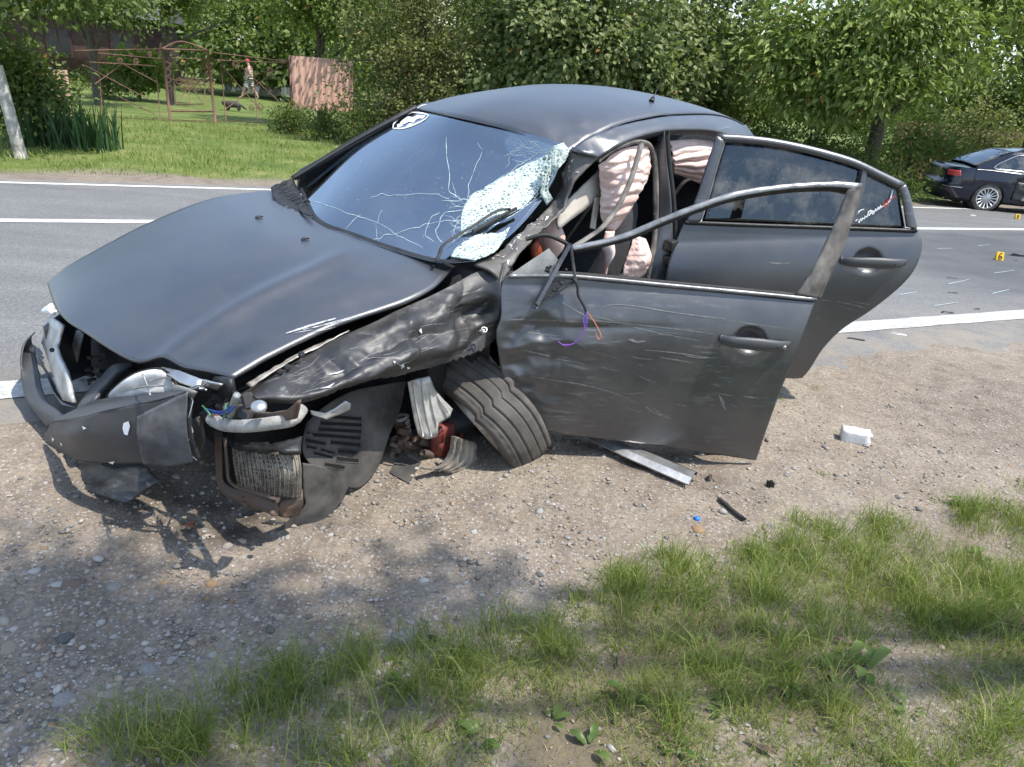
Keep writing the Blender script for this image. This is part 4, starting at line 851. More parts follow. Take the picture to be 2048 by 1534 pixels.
MB().tube(spline(edgebar((1066,607),(1147,553),1),12),.008,4,ell=.7).build('mount_arm','black_plastic',mm,car=True,smooth=False,bev=.002)
P=fdo(A((1074,600),(1100,560),(1146,552)))+dn*.035; mobj('mount_plate',P*FL,[(0,1,2)],'black_plastic',mm,smooth=False,thick=.01)
for q in ((1070,598),(1105,570),(1128,530),(1118,556)): c=fdo(A(*q))+dn*.06; MB().lathe([(.001,.006),(.006,.005),(.007,0)],c,dn,8).build('screw','black_rubber',mm,car=True)
P=fdo(A((1012,556),(1055,527),(1098,498),(1116,520),(1098,556)))-dn*.01; mobj('sail_panel',P*FL,[(0,1,2,3,4)],'grey_bracket',fd,smooth=False,thick=.01)
for q in ((1094,535),(1098,537),(1092,541),(1097,543),(1101,533)): c=fdo(A(*q))+dn*.002; MB().lathe([(.001,.001),(.005,.001),(.006,-.001)],c,dn,8).build('speaker_hole','interior',fd,car=True)
wpt=lambda pts,o: fdo(A(*pts))+dn*o
ctube('mirror_cable',wpt([(1140,545),(1150,560),(1152,580),(1162,598),(1168,612)],.06),.006,'black_rubber',fd,n=6)
for pts,mt in (([(1168,612),(1163,630),(1164,650),(1150,672),(1128,682),(1112,672)],'wire_purple'),([(1168,612),(1170,632),(1162,655),(1146,676),(1122,680)],'wire_purple'),([(1168,612),(1180,628),(1192,648),(1198,664),(1192,668),(1186,655)],'wire_orange'),([(1166,614),(1165,628),(1168,640)],'wire_blue')):
    ctube('loose_wire',wpt(pts,.05),.0022,mt,fd,n=5)
# ---------- rear door (open, tinted)
ar=math.radians(43.5); rc2,rs2=math.cos(ar),math.sin(ar); HR=(2.775,.80); rn=A(-rs2,rc2,0)
def RDf(x,l,z):
    a,p=doorco(x,l,HR,rc2,rs2); return p-bulge(z,.925+.105*a)
rdo=lambda uv: on(np.asarray(uv,float),RDf,tag='rd')
belt=[(1368,447),(1440,450),(1515,452),(1696,458),(1833,463)]
rre=[(1833,463),(1843,481),(1842,507),(1825,545),(1794,579),(1741,621),(1685,658),(1647,696),(1620,738),(1604,756)]
bot_=[(1330,728),(1400,738),(1500,750),(1580,757),(1604,756)]
frt=[(1368,447),(1358,468),(1344,505),(1331,560),(1322,640),(1330,728)]
UV=coons(A(*belt),A(*bot_),A(*frt),A(*rre),110,80); G=rdo(UV)
rr2=((UV[...,0]-1736)/29)**2+((UV[...,1]-522)/25)**2; G-=rn*(.030*np.clip(1-rr2,0,1)**.6)[...,None]
rd=cgrid('rear_door',G,'paint',W,thick=.012); RDG=G.copy(); RDP=lambda p: snap(RDG,p,.0015)
cgrid('inner_panel',rdo(coons(A(*belt),A(*bot_),A(*frt),A(*rre),16,12))-rn*.07,'interior',rd,thick=.05)
handle((1681,520),(1808,524),rdo,rn,rd)
strips('scratch',[([(1672,602),(1700,608),(1730,616)],2),([(1690,606),(1720,612)],1.6),([(1700,603),(1740,609)],1.4),([(1538,525),(1560,527),(1580,526)],3),([(1680,612),(1715,622)],1.2),([(1640,600),(1665,602)],1.2),([(1632,634),(1638,640)],2)],'scratch_white',rd,RDP,.0006)
fo_=rdo(A((1371,446),(1392,396),(1412,335),(1434,271))); fi_=rdo(A((1401,442),(1419,385),(1434,330),(1449,282)))
cgrid('window_post',rails([fo_,(fo_+fi_)/2+rn*.010,fi_],24,6),'paint_scuffed',rd,thick=.02,off=0)
to_=rdo(A((1434,270),(1490,273),(1552,281),(1628,297),(1704,319),(1760,345),(1806,367))); ti_=rdo(A((1444,281),(1490,284),(1552,291),(1628,308),(1704,330),(1752,353),(1796,376)))
cgrid('window_frame',rails([to_,(to_+ti_)/2+rn*.010,ti_],40,6),'paint',rd,thick=.02,off=0)
ctube('frame_trim',ti_+rn*.006,.005,'dark_chrome',rd,n=6,steps=40)
cgrid('window_post',rails([rdo(A((1796,374),(1804,400),(1812,453))),rdo(A((1803,372),(1812,400),(1822,456)))+rn*.008,rdo(A((1808,368),(1820,405),(1831,460)))],20,6),'paint_scuffed',rd,thick=.02,off=0)
ctube('frame_trim',rdo(A((1808,368),(1820,405),(1831,458)))+rn*.008,.006,'dark_chrome',rd,n=6)
ctube('frame_trim',fi_+rn*.006,.006,'dark_chrome',rd,n=6)
cgrid('window_divider',rails([rdo(A((1724,336),(1712,395),(1694,456))),rdo(A((1734,340),(1722,398),(1704,456)))],12,4)+rn*.004,'paint_scuffed',rd,thick=.014,off=0)
g=coons(rdo(A((1404,446),(1500,448),(1600,452),(1697,455))),rdo(A((1448,283),(1552,292),(1640,311),(1727,338))),rdo(A((1404,446),(1448,283))),rdo(A((1697,455),(1727,338))),24,16)-rn*.008
wg=cgrid('window_glass',g,'tinted_glass',rd,thick=.004)
g=coons(rdo(A((1702,456),(1760,458),(1812,458))),rdo(A((1732,342),(1752,354),(1797,377))),rdo(A((1702,456),(1732,342))),rdo(A((1812,458),(1797,377))),14,12)-rn*.008
qg=cgrid('quarter_glass',g,'tinted_glass',rd,thick=.004)
ctube('belt_moulding',rdo(A((1370,444),(1440,447),(1515,450),(1696,456),(1832,461)))+rn*.006,.010,'black_plastic',rd,n=6,steps=40)
QP=lambda p: rdo(np.asarray(p,float))+rn*.001
strips('window_sticker',[([(1728,418),(1720,421),(1712,430),(1707,438),(1711,441),(1716,438)],3.2),([(1738,432),(1736,425),(1742,421),(1745,428),(1752,420)],2.6),([(1748,424),(1760,416),(1772,408),(1780,400),(1783,390),(1785,380)],2.8),([(1716,444),(1720,440),(1722,436)],2.6)]
  +[([(1718+i*5.2,446-i*3.6),(1720+i*5.2,438-i*3.6)],2.2) for i in range(9)]+[([(1719+i*5.2,442-i*3.6),(1724+i*5.2,439-i*3.6)],2.0) for i in range(8)],'sticker_white',qg,QP,.001)
strips('window_sticker',[([(1762,416),(1770,409),(1776,402),(1790,392)],3.4),([(1766,404),(1772,416)],2.6),([(1775,400),(1776,412)],2.4)],'sticker_red',qg,QP,.001)
# ---------- centre pillar, sill, quarter panel, door seals
pl=PL(A((1328,262),(1334,330),(1342,400),(1346,480),(1338,560),(1322,680)),[.655,.69,.74,.79,.82,.82]); pr_=PL(A((1312,290),(1318,340),(1322,420),(1318,490),(1306,560),(1290,680)),[.62,.655,.70,.75,.77,.77]); pf=PL(A((1300,300),(1305,345),(1306,430),(1300,500),(1288,560),(1272,680)),[.60,.63,.67,.71,.73,.73])
cp_=cgrid('centre_pillar',rails([pl,pr_,pf],50,10),'paint_scuffed',W,thick=.05)
ctube('door_seal',pl+A(.02,.0,0),.014,'black_rubber',cp_,n=6,steps=40); ctube('door_seal',pf+A(0,.02,0),.014,'dirty_post',cp_,n=6,steps=40)
ctube('door_seal',PL(A((1196,322),(1225,300),(1262,285),(1290,285),(1304,300),(1309,340),(1310,430)),[.63,.64,.645,.64,.63,.645,.685]),.011,'dirty_post',cp_,n=6,steps=50)
for q in ((1338,520),(1342,490)): c=PL(A(*q),.80); MB().box(c,(.06,.05,.05)).build('door_hinge','black_plastic',W,car=True,bev=.006)
mb=MB(); xs=np.linspace(1.62,3.25,24); prof=[(.80,.36),(.835,.30),(.83,.24),(.80,.20),(.55,.20),(.52,.34)]
mb.grid(np.array([[(x,l,z) for l,z in prof] for x in xs]),cv=True); mb.build('sill','paint_scuffed',W,car=True)
# ---------- remaining shell: right side, rear quarters, boot, back
def loft_side(xs,zb,zt,sgn,lf,n=12):
    return np.array([[(x,sgn*lf(x,b_+(t_-b_)*k/(n-1)),b_+(t_-b_)*k/(n-1)) for k in range(n)] for x,b_,t_ in zip(xs,zb,zt)])
def arch(x,cx_,r): d=abs(x-cx_); return math.sqrt(max(0,r*r-d*d)) if d<r else 0
lfun=lambda x,z: (.885-.12*max(0,(z-.62)/.33)**2-.04*max(0,(.62-z)/.35)**2)*(1-.10*max(0,(x-3.9)/.85)**2-.18*max(0,(.75-x)/.75)**2)
xs=np.linspace(.32,4.72,150)
zb=[.27 if 0 else max(.25,.30+arch(x,.83,.36),.30+arch(x,3.68,.36)) for x in xs]; zt=[np.interp(x,[.3,.4,1.45,2.8,4.0,4.72],[.66,.70,.93,.95,1.0,.96]) for x in xs]
lfr=lambda x,z: lfun(x,z)*float(np.interp(x,[.3,.6,1.5,1.9],[.70,.78,.92,1])); zt=[z_-float(np.interp(x,[.3,1.3,1.9],[.10,.07,0])) for x,z_ in zip(xs,zt)]
cgrid('right_body_side',loft_side(xs,np.minimum(zb,np.array(zt)-.02),zt,-1,lfr),'paint',W,thick=.01,off=0)
q=xs>=3.32; zq=[np.interp(x,[3.3,3.6,4.72],[.99,1.0,.96]) for x in xs[q]]
cgrid('rear_quarter_panel',loft_side(xs[q],np.array(zb)[q],zq,1,lfun),'paint',W,thick=.01,off=0)
ys=np.linspace(-.78,.78,20)
cgrid('boot_lid',np.array([[(x,l*(1-.06*max(0,x-4)),np.interp(x,[4.1,4.3,4.6,4.74],[1.03,1.04,1.02,.95])-.05*(l/.8)**2) for l in ys] for x in np.linspace(4.12,4.74,14)]),'paint',W,thick=.01)
cgrid('rear_bumper',np.array([[(4.74+.06*math.sin(math.pi*k/9)-.18*(l/.8)**4,l,.30+.65*k/9) for l in ys] for k in range(10)]),'paint',W,thick=.01,off=0)
cgrid('rear_glass',np.array([[(3.80+.42*k/9,l*(.95+.12*k/9)*.85,1.37-.33*k/9-.03*(l/.8)**2+.02*math.sin(math.pi*k/9)) for l in np.linspace(-.64,.64,16)] for k in range(10)]),'tinted_glass',W,thick=.004)
for sg in (1,-1):
    cgrid('rear_roof_pillar',np.array([[(3.55+.55*k/9+.12*j/5*(1-k/9)+.10*j/5,sg*(.56+.0*j+.20*k/9-.03*j/5),1.40-.40*k/9-.0*j) for j in range(6)] for k in range(10)]),'paint',W,thick=.02,off=0)
    cgrid('tail_light',np.array([[(4.66-.04*abs(j-2),sg*(.56+.055*j),.78+.14*k/4) for j in range(5)] for k in range(5)]),'red_caliper',W,thick=.02,off=0)
# right side greenhouse
zr_=lambda x: np.interp(x,[1.55,2.3,3.0,3.7,4.05],[1.0,1.36,1.40,1.34,1.06])
G=np.array([[(x,-(.765-(z-.95)*.42),z) for z in np.linspace(.95,zr_(x)-.03,8)] for x in np.linspace(1.62,4.0,40)]); cgrid('right_side_windows',G,'tinted_glass',W,thick=.005)
G=np.array([[(x,-(.765-(z-.95)*.42)+.004,z) for z in np.linspace(zr_(x)-.06,zr_(x)+.04,4)] for x in np.linspace(1.62,4.0,40)]); cgrid('roof_rail',G,'paint',W,thick=.02)
MB().tube(np.array([(2.83,-.775,.95),(2.86,-.58,1.38)]),.04,6).build('centre_pillar','paint',W,car=True)
def road_wheel(name,c,sg):
    o=empty(name); o.parent=W; pr=[(.20,-.10),(.27,-.108),(.305,-.098),(.318,-.06),(.318,.06),(.305,.098),(.27,.108),(.20,.10)]
    MB().lathe(pr,c,A(0,1,0),40).build('tyre','tyre_rubber',o,car=True)
    m=MB(); m.lathe([(.03,sg*.06),(.05,sg*.07),(.06,sg*.05)],c,A(0,1,0),20); m.lathe([(.19,sg*.09),(.205,sg*.095),(.205,-.09)],c,A(0,1,0),40)
    for k in range(7):
        th=k*2*math.pi/7; m.tube([np.array(c)+A(.04*math.cos(th),sg*.065,.04*math.sin(th)),np.array(c)+A(.195*math.cos(th),sg*.08,.195*math.sin(th))],.02,6)
    m.build('rim','bare_alloy',o,car=True); return o
for x,l in ((3.68,.76),(3.68,-.76)):
    wz=float(w2c(A(0,0,0))[2]); wp=c2w(A(x,l,.3)); gzv=float(GZ(wp[0],wp[1]))+.012; zc=.3+(gzv+.312-wp[2]); road_wheel('rear_wheel',(x,l,zc),1 if l>0 else -1)
wp=c2w(A(.83,-.76,.3)); zc=.3+(float(GZ(wp[0],wp[1]))+.322-wp[2]); road_wheel('front_wheel',(.83,-.74,min(zc,.60)),-1)
# ---------- cabin
mb=MB(); mb.box((2.4,0,.30),(1.9,1.5,.06)); mb.box((1.60,0,.70),(.10,1.42,.50)); mb.box((3.55,0,.65),(.12,1.35,.70)); mb.box((2.45,-.70,.62),(1.9,.06,.66)); mb.build('cabin_floor','interior',W,car=True)
G=np.array([[(1.62+.30*k/7,l,.90+.06*math.sin(math.pi*k/7)-.12*max(0,(k-5)/2)) for l in np.linspace(-.68,.60,20)] for k in range(8)]); cgrid('dashboard',G,'interior',W,thick=.12)
def seat(x,l):
    o=empty('seat'); o.parent=W
    def cush(name,c,d,R):
        u=np.linspace(0,2*math.pi,24,endpoint=False); v=np.linspace(-math.pi/2,math.pi/2,13); sp=lambda w,p: np.sign(w)*np.abs(w)**p
        g=np.array([[(d[0]/2*sp(math.cos(b_),.45)*sp(math.cos(a),.45),d[1]/2*sp(math.cos(b_),.45)*sp(math.sin(a),.45),d[2]/2*sp(math.sin(b_),.6)) for a in u] for b_ in v])
        m=MB(); m.grid(g@np.array(R).T+np.array(c),cv=True); return m.build(name,'seat_fabric',o,car=True)
    cush('seat_cushion',(x,l,.48),(.55,.52,.20),np.eye(3)); cush('backrest',(x+.36,l,.82),(.18,.50,.66),rot(0,0,.35)); cush('head_rest',(x+.50,l,1.19),(.11,.26,.18),rot(0,0,.3))
seat(2.28,.36); seat(2.28,-.38)
mb=MB(); mb.box((3.15,0,.5),(.5,1.3,.22)); mb.box((3.42,0,.80),(.16,1.3,.6),rot(0,0,.3)); mb.build('rear_bench','seat_fabric',W,car=True,bev=.05)
# airbags
def bag(name,rl,mat,nu,nv,amp,sc_,seed,th=.006,pl=0,pdir=1):
    G=rails(rl,nu,nv); n=gnormals(G); n*=np.sign((n*(EC-G)).sum(-1,keepdims=True)); uu=np.linspace(0,1,nu)[:,None]; vv=np.linspace(0,1,nv)[None]
    G=G+n*(.05*np.sin(math.pi*vv)*np.sin(math.pi*np.clip(uu,.03,1))+amp*ridge(G*A(*sc_),1,seed)+pl*(np.abs(np.sin(math.pi*((vv if pdir else uu)*6+.5*fbm(G,5,2,seed)+uu*1.2)))-.5)*np.sin(math.pi*np.clip(vv,.06,.94)))[...,None]; return cgrid(name,G,mat,W,thick=th,off=0)
bag('curtain_airbag',[PL(A((1338,282),(1380,279),(1428,283),(1470,292)),[.58]*4),PL(A((1342,318),(1380,318),(1420,322),(1462,330)),[.60]*4),PL(A((1346,345),(1375,356),(1400,366),(1440,380)),[.58]*4)],'airbag',60,70,.006,(3,3,40),2,pl=.022)
bag('curtain_airbag',[PL(A((1196,330),(1200,380),(1200,430),(1216,458)),[.60,.60,.61,.62]),PL(A((1240,300),(1240,370),(1235,420),(1222,462)),[.63,.64,.65,.64]),PL(A((1292,286),(1296,345),(1262,410),(1228,466)),[.62,.63,.65,.66])],'airbag',80,60,.008,(9,9,30),3,pl=.018,pdir=0)
bag('curtain_airbag',[PL(A((1210,462),(1204,492),(1210,512),(1208,552)),[.66]*4),PL(A((1228,462),(1224,495),(1218,512),(1212,552)),[.67]*4)],'airbag',24,8,.004,(9,9,9),5,.008)
bag('side_airbag',[PL(A((1268,470),(1250,520),(1244,548),(1246,558)),[.68,.69,.69,.69]),PL(A((1282,474),(1275,520),(1268,552),(1266,562)),[.70]*4),PL(A((1288,478),(1298,505),(1290,545),(1278,562)),[.70]*4)],'airbag',60,50,.007,(26,26,26),4)
plate('pillar_trim',[(1112,446),(1122,412),(1150,385),(1185,352),(1198,340),(1198,390),(1170,418),(1140,440),(1116,460)],[.56,.555,.55,.54,.54,.56,.57,.58,.58],'cream_trim',W,th=.015,res=2,warp=.004)
plate('belt_strap',[(1190,395),(1200,395),(1190,458),(1180,456)],[.58]*4,'cream_trim',W,th=.006)
bag('wheel_airbag',[PL(A((1075,470),(1085,500),(1095,520)),[.46]*3),PL(A((1095,438),(1105,480),(1110,515)),[.50]*3),PL(A((1112,445),(1124,470),(1128,492)),[.48]*3)],'airbag',20,16,.006,(9,9,9),7)
plate('orange_trim',[(1062,494),(1074,478),(1082,500),(1078,522),(1064,520)],[.52]*5,'orange_part',W,th=.02,res=1,warp=.006)
mb=MB(); c=A(1.95,.36,.92); mb.lathe([(.17+.014*math.cos(t),.014*math.sin(t)) for t in np.linspace(0,2*math.pi,9)],c,A(-.9,0,.45),32); mb.tube([c+A(0,.16,0),c+A(0,-.16,0)],.02,6); mb.build('steering_wheel','interior',W,car=True)
G=np.array([[A(1.86,-.36,1.03)+A(.17*math.cos(b_)*math.cos(a),.26*math.cos(b_)*math.sin(a),.13*math.sin(b_)) for a in np.linspace(0,2*math.pi,30)] for b_ in np.linspace(-1.5,1.5,16)]); G+=gnormals(G)*(.02*ridge(G,8,2))[...,None]
cgrid('passenger_airbag',G,'airbag_white',W)
# ================================================================== trees, shrubs, grass
def leafmat(name,c0,c1,c2,trans=.35,rough=.5):
    m,nt,b=nodes(name); out=nt.nodes['Material Output']; nt.nodes.remove(b)
    at=N(nt,'ShaderNodeAttribute',attribute_name='tint').outputs['Fac']
    col=ramp(nt,at,[(0,c0),(.5,c1),(.93,c2),(1,(.32,.17,.05))])
    d=N(nt,'ShaderNodeBsdfDiffuse'); t=N(nt,'ShaderNodeBsdfTranslucent'); g=N(nt,'ShaderNodeBsdfGlossy'); g.inputs['Roughness'].default_value=rough; g.inputs[0].default_value=(.6,.6,.5,1)
    nt.links.new(col,d.inputs[0]); tc_=mixc(nt,.5,col,(.18,.30,.02)); nt.links.new(tc_,t.inputs[0])
    m1=N(nt,'ShaderNodeMixShader'); m1.inputs[0].default_value=trans; nt.links.new(d.outputs[0],m1.inputs[1]); nt.links.new(t.outputs[0],m1.inputs[2])
    m2=N(nt,'ShaderNodeMixShader'); m2.inputs[0].default_value=.04; nt.links.new(m1.outputs[0],m2.inputs[1]); nt.links.new(g.outputs[0],m2.inputs[2]); nt.links.new(m2.outputs[0],out.inputs[0])
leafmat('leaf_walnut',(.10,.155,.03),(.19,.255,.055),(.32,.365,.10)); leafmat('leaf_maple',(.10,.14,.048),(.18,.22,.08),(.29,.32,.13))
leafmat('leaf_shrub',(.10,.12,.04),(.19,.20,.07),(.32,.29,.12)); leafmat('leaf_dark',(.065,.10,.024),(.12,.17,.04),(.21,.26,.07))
leafmat('leaf_bright',(.10,.17,.02),(.17,.26,.035),(.27,.34,.06),.45); leafmat('leaf_weed',(.06,.10,.022),(.12,.16,.04),(.22,.23,.08))
leafmat('leaf_iris',(.03,.075,.035),(.05,.11,.05),(.08,.15,.06)); leafmat('grass_blade',(.13,.19,.03),(.235,.30,.06),(.40,.39,.15),.4); leafmat('straw',(.26,.20,.10),(.36,.28,.15),(.45,.37,.22))
leafmat('broad_leaf',(.06,.11,.025),(.10,.16,.035),(.16,.21,.06),.35,.4)
simple('bark',(.10,.082,.062),.9,var=.5,sc=12,bs=.6,bd=.02); simple('lime_wash',(.46,.44,.40),.9,var=.4,sc=9,bs=.6,col2=(.16,.14,.12))
def leaf_mesh(name,pos,axis_,nrm,size,asp,fold,tint,mat,parent=None,**k):
    n=len(pos); ax=axis_/np.linalg.norm(axis_,axis=1,keepdims=True); nr=nrm-ax*(nrm*ax).sum(1,keepdims=True); nr/=np.linalg.norm(nr,axis=1,keepdims=True)+1e-9; sd=np.cross(ax,nr)
    L=size[:,None]; Wd=L*asp
    v=np.empty((n,4,3)); v[:,0]=pos; v[:,1]=pos+ax*L*.45+sd*Wd*.5+nr*L*fold; v[:,2]=pos+ax*L-nr*L*.08; v[:,3]=pos+ax*L*.45-sd*Wd*.5+nr*L*fold
    i=np.arange(n)[:,None]*4; tri=np.concatenate([i+np.array([[0,1,2]]),i+np.array([[0,2,3]])],1).reshape(-1)
    me=bpy.data.meshes.new(name); me.vertices.add(n*4); me.vertices.foreach_set('co',v.reshape(-1).astype(np.float32)); me.loops.add(n*6); me.loops.foreach_set('vertex_index',tri.astype(np.int32))
    me.polygons.add(n*2); me.polygons.foreach_set('loop_start',np.arange(0,n*6,3,dtype=np.int32)); me.update(calc_edges=True)
    a=me.attributes.new('tint','FLOAT','POINT'); a.data.foreach_set('value',np.repeat(tint,4).astype(np.float32))
    me.materials.append(M[mat]); o=bpy.data.objects.new(name,me); COL.objects.link(o)
    if parent is not None: o.parent=parent
    return setp(o,**k)
def clumps(center,rad,ncl,per,spread,shell=.55,flat=.75,lo=None):
    """leaf positions in clumps spread through an uneven crown; returns pos, outward"""
    d=rng.normal(size=(ncl,3)); d/=np.linalg.norm(d,axis=1,keepdims=True); r=rng.random(ncl)**shell
    r*=1+.28*np.array([mnoise.noise((x*2.1+center[0],y*2.1,z*2.1)) for x,y,z in d])
    c=d*r[:,None]*rad
    if lo is not None: c[:,2]=np.maximum(c[:,2],lo)
    g=rng.normal(size=(ncl,per,3)); g*=spread*np.array([1,1,flat])*rng.uniform(.6,1.35,(ncl,1,1))
    p=(c[:,None]+g).reshape(-1,3); outw=(np.repeat(c/np.linalg.norm(c,axis=1,keepdims=True),per,0)*.7+g.reshape(-1,3)/spread*.6)
    return p,outw,np.repeat(rng.random(ncl),per)
def foliage(name,parent,specs,mat,size,asp,droop,per_tint=.6,fold=.10,**k):
    P=[];O=[];TC_=[]
    for (c,rad,ncl,per,spr) in specs:
        p,o,t=clumps(np.array(c,float),np.array(rad,float),ncl,per,spr); P.append(p+np.array(c)); O.append(o); TC_.append(t)
    P=np.vstack(P);O=np.vstack(O);t=np.concatenate(TC_); n=len(P)
    keep=P[:,2]>.03; P,O,t=P[keep],O[keep],t[keep]; n=len(P)
    ax=O+rng.normal(size=(n,3))*.7; ax[:,2]-=droop; nr=O*.5+rng.normal(size=(n,3))*.55+np.array([.25,-.35,.75])
    tint=np.clip(t*per_tint+rng.random(n)*(1-per_tint)*.93,0,.93); tint=np.where(rng.random(n)<.008,1,tint)
    return leaf_mesh(name,P,ax,nr,size*rng.uniform(.65,1.3,n),asp,fold,tint,mat,parent,**k)
def base_at(u,depth):
    """ground point under image column u at the given distance"""
    yh=140+.08*(u-1024); p=dpt(u,yh,depth); return np.array([p[0],p[1],float(GZ(p[0],p[1]))])
def hz(u,v,depth): return dpt(u,v,depth)
def trunk(parent,pts,r0,r1,mat='bark',name='trunk'):
    p=spline(pts,14); return MB().tube(p,np.linspace(r0,r1,14),9).build(name,mat,parent)
def tree(name,b,h,crowns,mat,size,asp=.5,droop=.3,tr=.12,label='',group=None,limbs=5,lean=(0,0),bark='bark',per_tint=.62):
    """b: base; crowns: (dx,dy,z, rx,ry,rz, nclump, per, spread) relative to the base"""
    T=empty(name,b,label=label,cat='tree' if 'tree' in name else 'bush',group=group)
    top=A(lean[0],lean[1],h*.62); trunk(T,[A(0,0,-.1),A(lean[0]*.3,lean[1]*.3,h*.25),top],tr,tr*.5,bark)
    for k in range(limbs):
        c=crowns[k%len(crowns)]; e=A(c[0],c[1],c[2])+rng.normal(size=3)*A(c[3],c[4],c[5])*.45; s=A(lean[0]*.5,lean[1]*.5,h*rng.uniform(.25,.5))
        trunk(T,[s,(s+e)/2+A(0,0,.15),e],tr*.42,tr*.12,bark,'limb')
    foliage('crown',T,[((c[0],c[1],c[2]),(c[3],c[4],c[5]),c[6],c[7],c[8]) for c in crowns],mat,size,asp,droop,per_tint)
    return T
# hedge row in the middle, maple and shrub
b=base_at(1180,16.5); tree('maple_tree',b,5.2,[(0,0,2.6,2.6,1.6,2.5,330,46,.22),(-1.2,.3,3.4,1.6,1.4,2.2,120,46,.22),(1.3,-.2,1.4,1.5,1.3,1.4,110,46,.2)],'leaf_maple',.135,.75,.45,label='dense green maple growing right behind the wrecked car roof',limbs=6)
b=base_at(845,17.0); tree('shrub_tree',b,4.6,[(0,0,2.0,2.0,1.4,2.2,340,52,.2),(-.4,.2,3.4,1.7,1.3,1.6,110,50,.2),(.2,-.3,.8,1.9,.9,.9,130,50,.18)],'leaf_shrub',.085,.6,.2,label='tall olive green shrub with fine leaves left of the maple',limbs=6)
b=base_at(1010,18.5); tree('shrub_tree',b,5.0,[(0,0,2.7,1.9,1.4,2.6,200,48,.22)],'leaf_shrub',.095,.6,.25,label='brownish green shrub squeezed between the fine-leaved shrub and the maple',limbs=4)
b=base_at(1395,18.0); tree('maple_tree',b,5.4,[(0,0,2.7,2.0,1.6,2.6,220,46,.24)],'leaf_maple',.15,.7,.4,label='grey-green maple filling in between big maple and walnut tree',limbs=4)
# walnut tree overhanging on the right
b=base_at(1770,17.2)
tree('walnut_tree',b,6.0,[(-1.1,-1.8,3.3,2.3,1.5,1.3,170,30,.26),(-2.4,-1.4,2.9,1.5,1.2,1.2,90,30,.24),(1.0,-.9,4.4,2.6,1.7,1.2,150,30,.28),(-1.3,-2.6,2.35,1.0,.6,.5,46,26,.2),(-2.0,-2.2,2.05,.8,.6,.5,30,26,.2)],'leaf_walnut',.185,.42,.75,tr=.2,label='large walnut tree with long hanging leaves over the far verge',limbs=9,per_tint=.5)
b=base_at(2080,19.0); tree('walnut_tree',b,6.5,[(-.7,-.8,4.7,2.8,1.6,1.4,170,30,.28),(.9,-.4,4.0,2.0,1.5,1.5,90,30,.28)],'leaf_dark',.17,.45,.7,tr=.2,label='walnut tree with dark leaves above the parked black car',limbs=7)
# bushes behind the parked car and at the road edge
b=base_at(1990,21.0); tree('hazel_bush',b,3.0,[(0,0,1.2,2.2,1.2,1.3,170,44,.2)],'leaf_shrub',.10,.6,.3,label='dull green bush directly behind the parked black car',limbs=4,tr=.05)
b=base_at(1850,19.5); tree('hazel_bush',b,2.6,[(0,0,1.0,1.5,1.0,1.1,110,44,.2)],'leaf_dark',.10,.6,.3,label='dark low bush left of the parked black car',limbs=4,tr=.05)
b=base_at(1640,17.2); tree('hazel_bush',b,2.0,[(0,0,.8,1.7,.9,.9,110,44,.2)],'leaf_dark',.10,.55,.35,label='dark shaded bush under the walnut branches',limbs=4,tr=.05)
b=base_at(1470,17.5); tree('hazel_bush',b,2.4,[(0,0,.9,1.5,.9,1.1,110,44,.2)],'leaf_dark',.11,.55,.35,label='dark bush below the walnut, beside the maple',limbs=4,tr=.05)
# left side
b=gpt(42,312); T=tree('apple_tree',b,4.6,[(-.9,.4,3.1,1.9,1.4,1.1,160,44,.22),(.5,.4,2.6,1.3,1.0,.65,80,44,.2),(-1.3,.9,1.7,1.0,.8,1.0,90,40,.22)],'leaf_dark',.11,.6,.3,tr=.075,lean=(-.45,.1),bark='bark',label='fruit tree with whitewashed leaning trunk at the left edge',limbs=5)
lb=A(-.45*.30,.1*.3,4.6*.25); MB().tube(spline([A(0,0,-.05),lb*.55,lb*1.05],10),np.linspace(.085,.076,10),12).build('whitewash','lime_wash',T)
b=gpt(75,296)+A(0,.4,0); tree('lilac_bush',b,2.0,[(-.2,0,.75,.6,.5,.75,80,40,.16)],'leaf_dark',.10,.6,.3,tr=.04,label='leafy bush growing beside the whitewashed trunk',limbs=4)
for u,d,h,lab,mt,sz in ((180,21.5,5.0,'dark plum tree hanging over the left part of the rusty gate','leaf_dark',.11),(330,25,6.0,'tall dark tree rising above the rusty gate peak','leaf_dark',.12),(60,24,5.5,'dark tree at the far left behind the fruit tree','leaf_dark',.12),(640,21,5.2,'broadleaf tree just above the terracotta fence panel','leaf_walnut',.14)):
    b=base_at(u,d); tree('plum_tree',b,h,[(0,0,h*.70,2.1,1.5,h*.21,150,46,.26),(.8,.2,h*.58,1.4,1.2,.8,60,44,.24)],mt,sz,.6,.35,tr=.14,label=lab,limbs=6)
b=base_at(555,39); tree('young_walnut_tree',b,7.0,[(-.6,0,4.4,3.2,1.8,1.7,170,46,.32),(1.2,0,3.6,1.8,1.3,1.0,60,44,.3)],'leaf_bright',.17,.6,.4,tr=.1,label='bright yellow-green tree in the garden behind the person',limbs=5)
b=base_at(268,26); tree('currant_bush',b,1.8,[(0,0,.95,.95,.7,.75,90,40,.15)],'leaf_bright',.15,.7,.4,tr=.03,label='bright yellow-green bush in the garden behind the gate',limbs=3)
b=base_at(200,25); tree('rose_bush',b,1.5,[(0,0,.6,1.2,.6,.6,70,40,.15)],'leaf_weed',.08,.6,.3,tr=.03,label='tangled bush behind the left gate leaf',limbs=3)
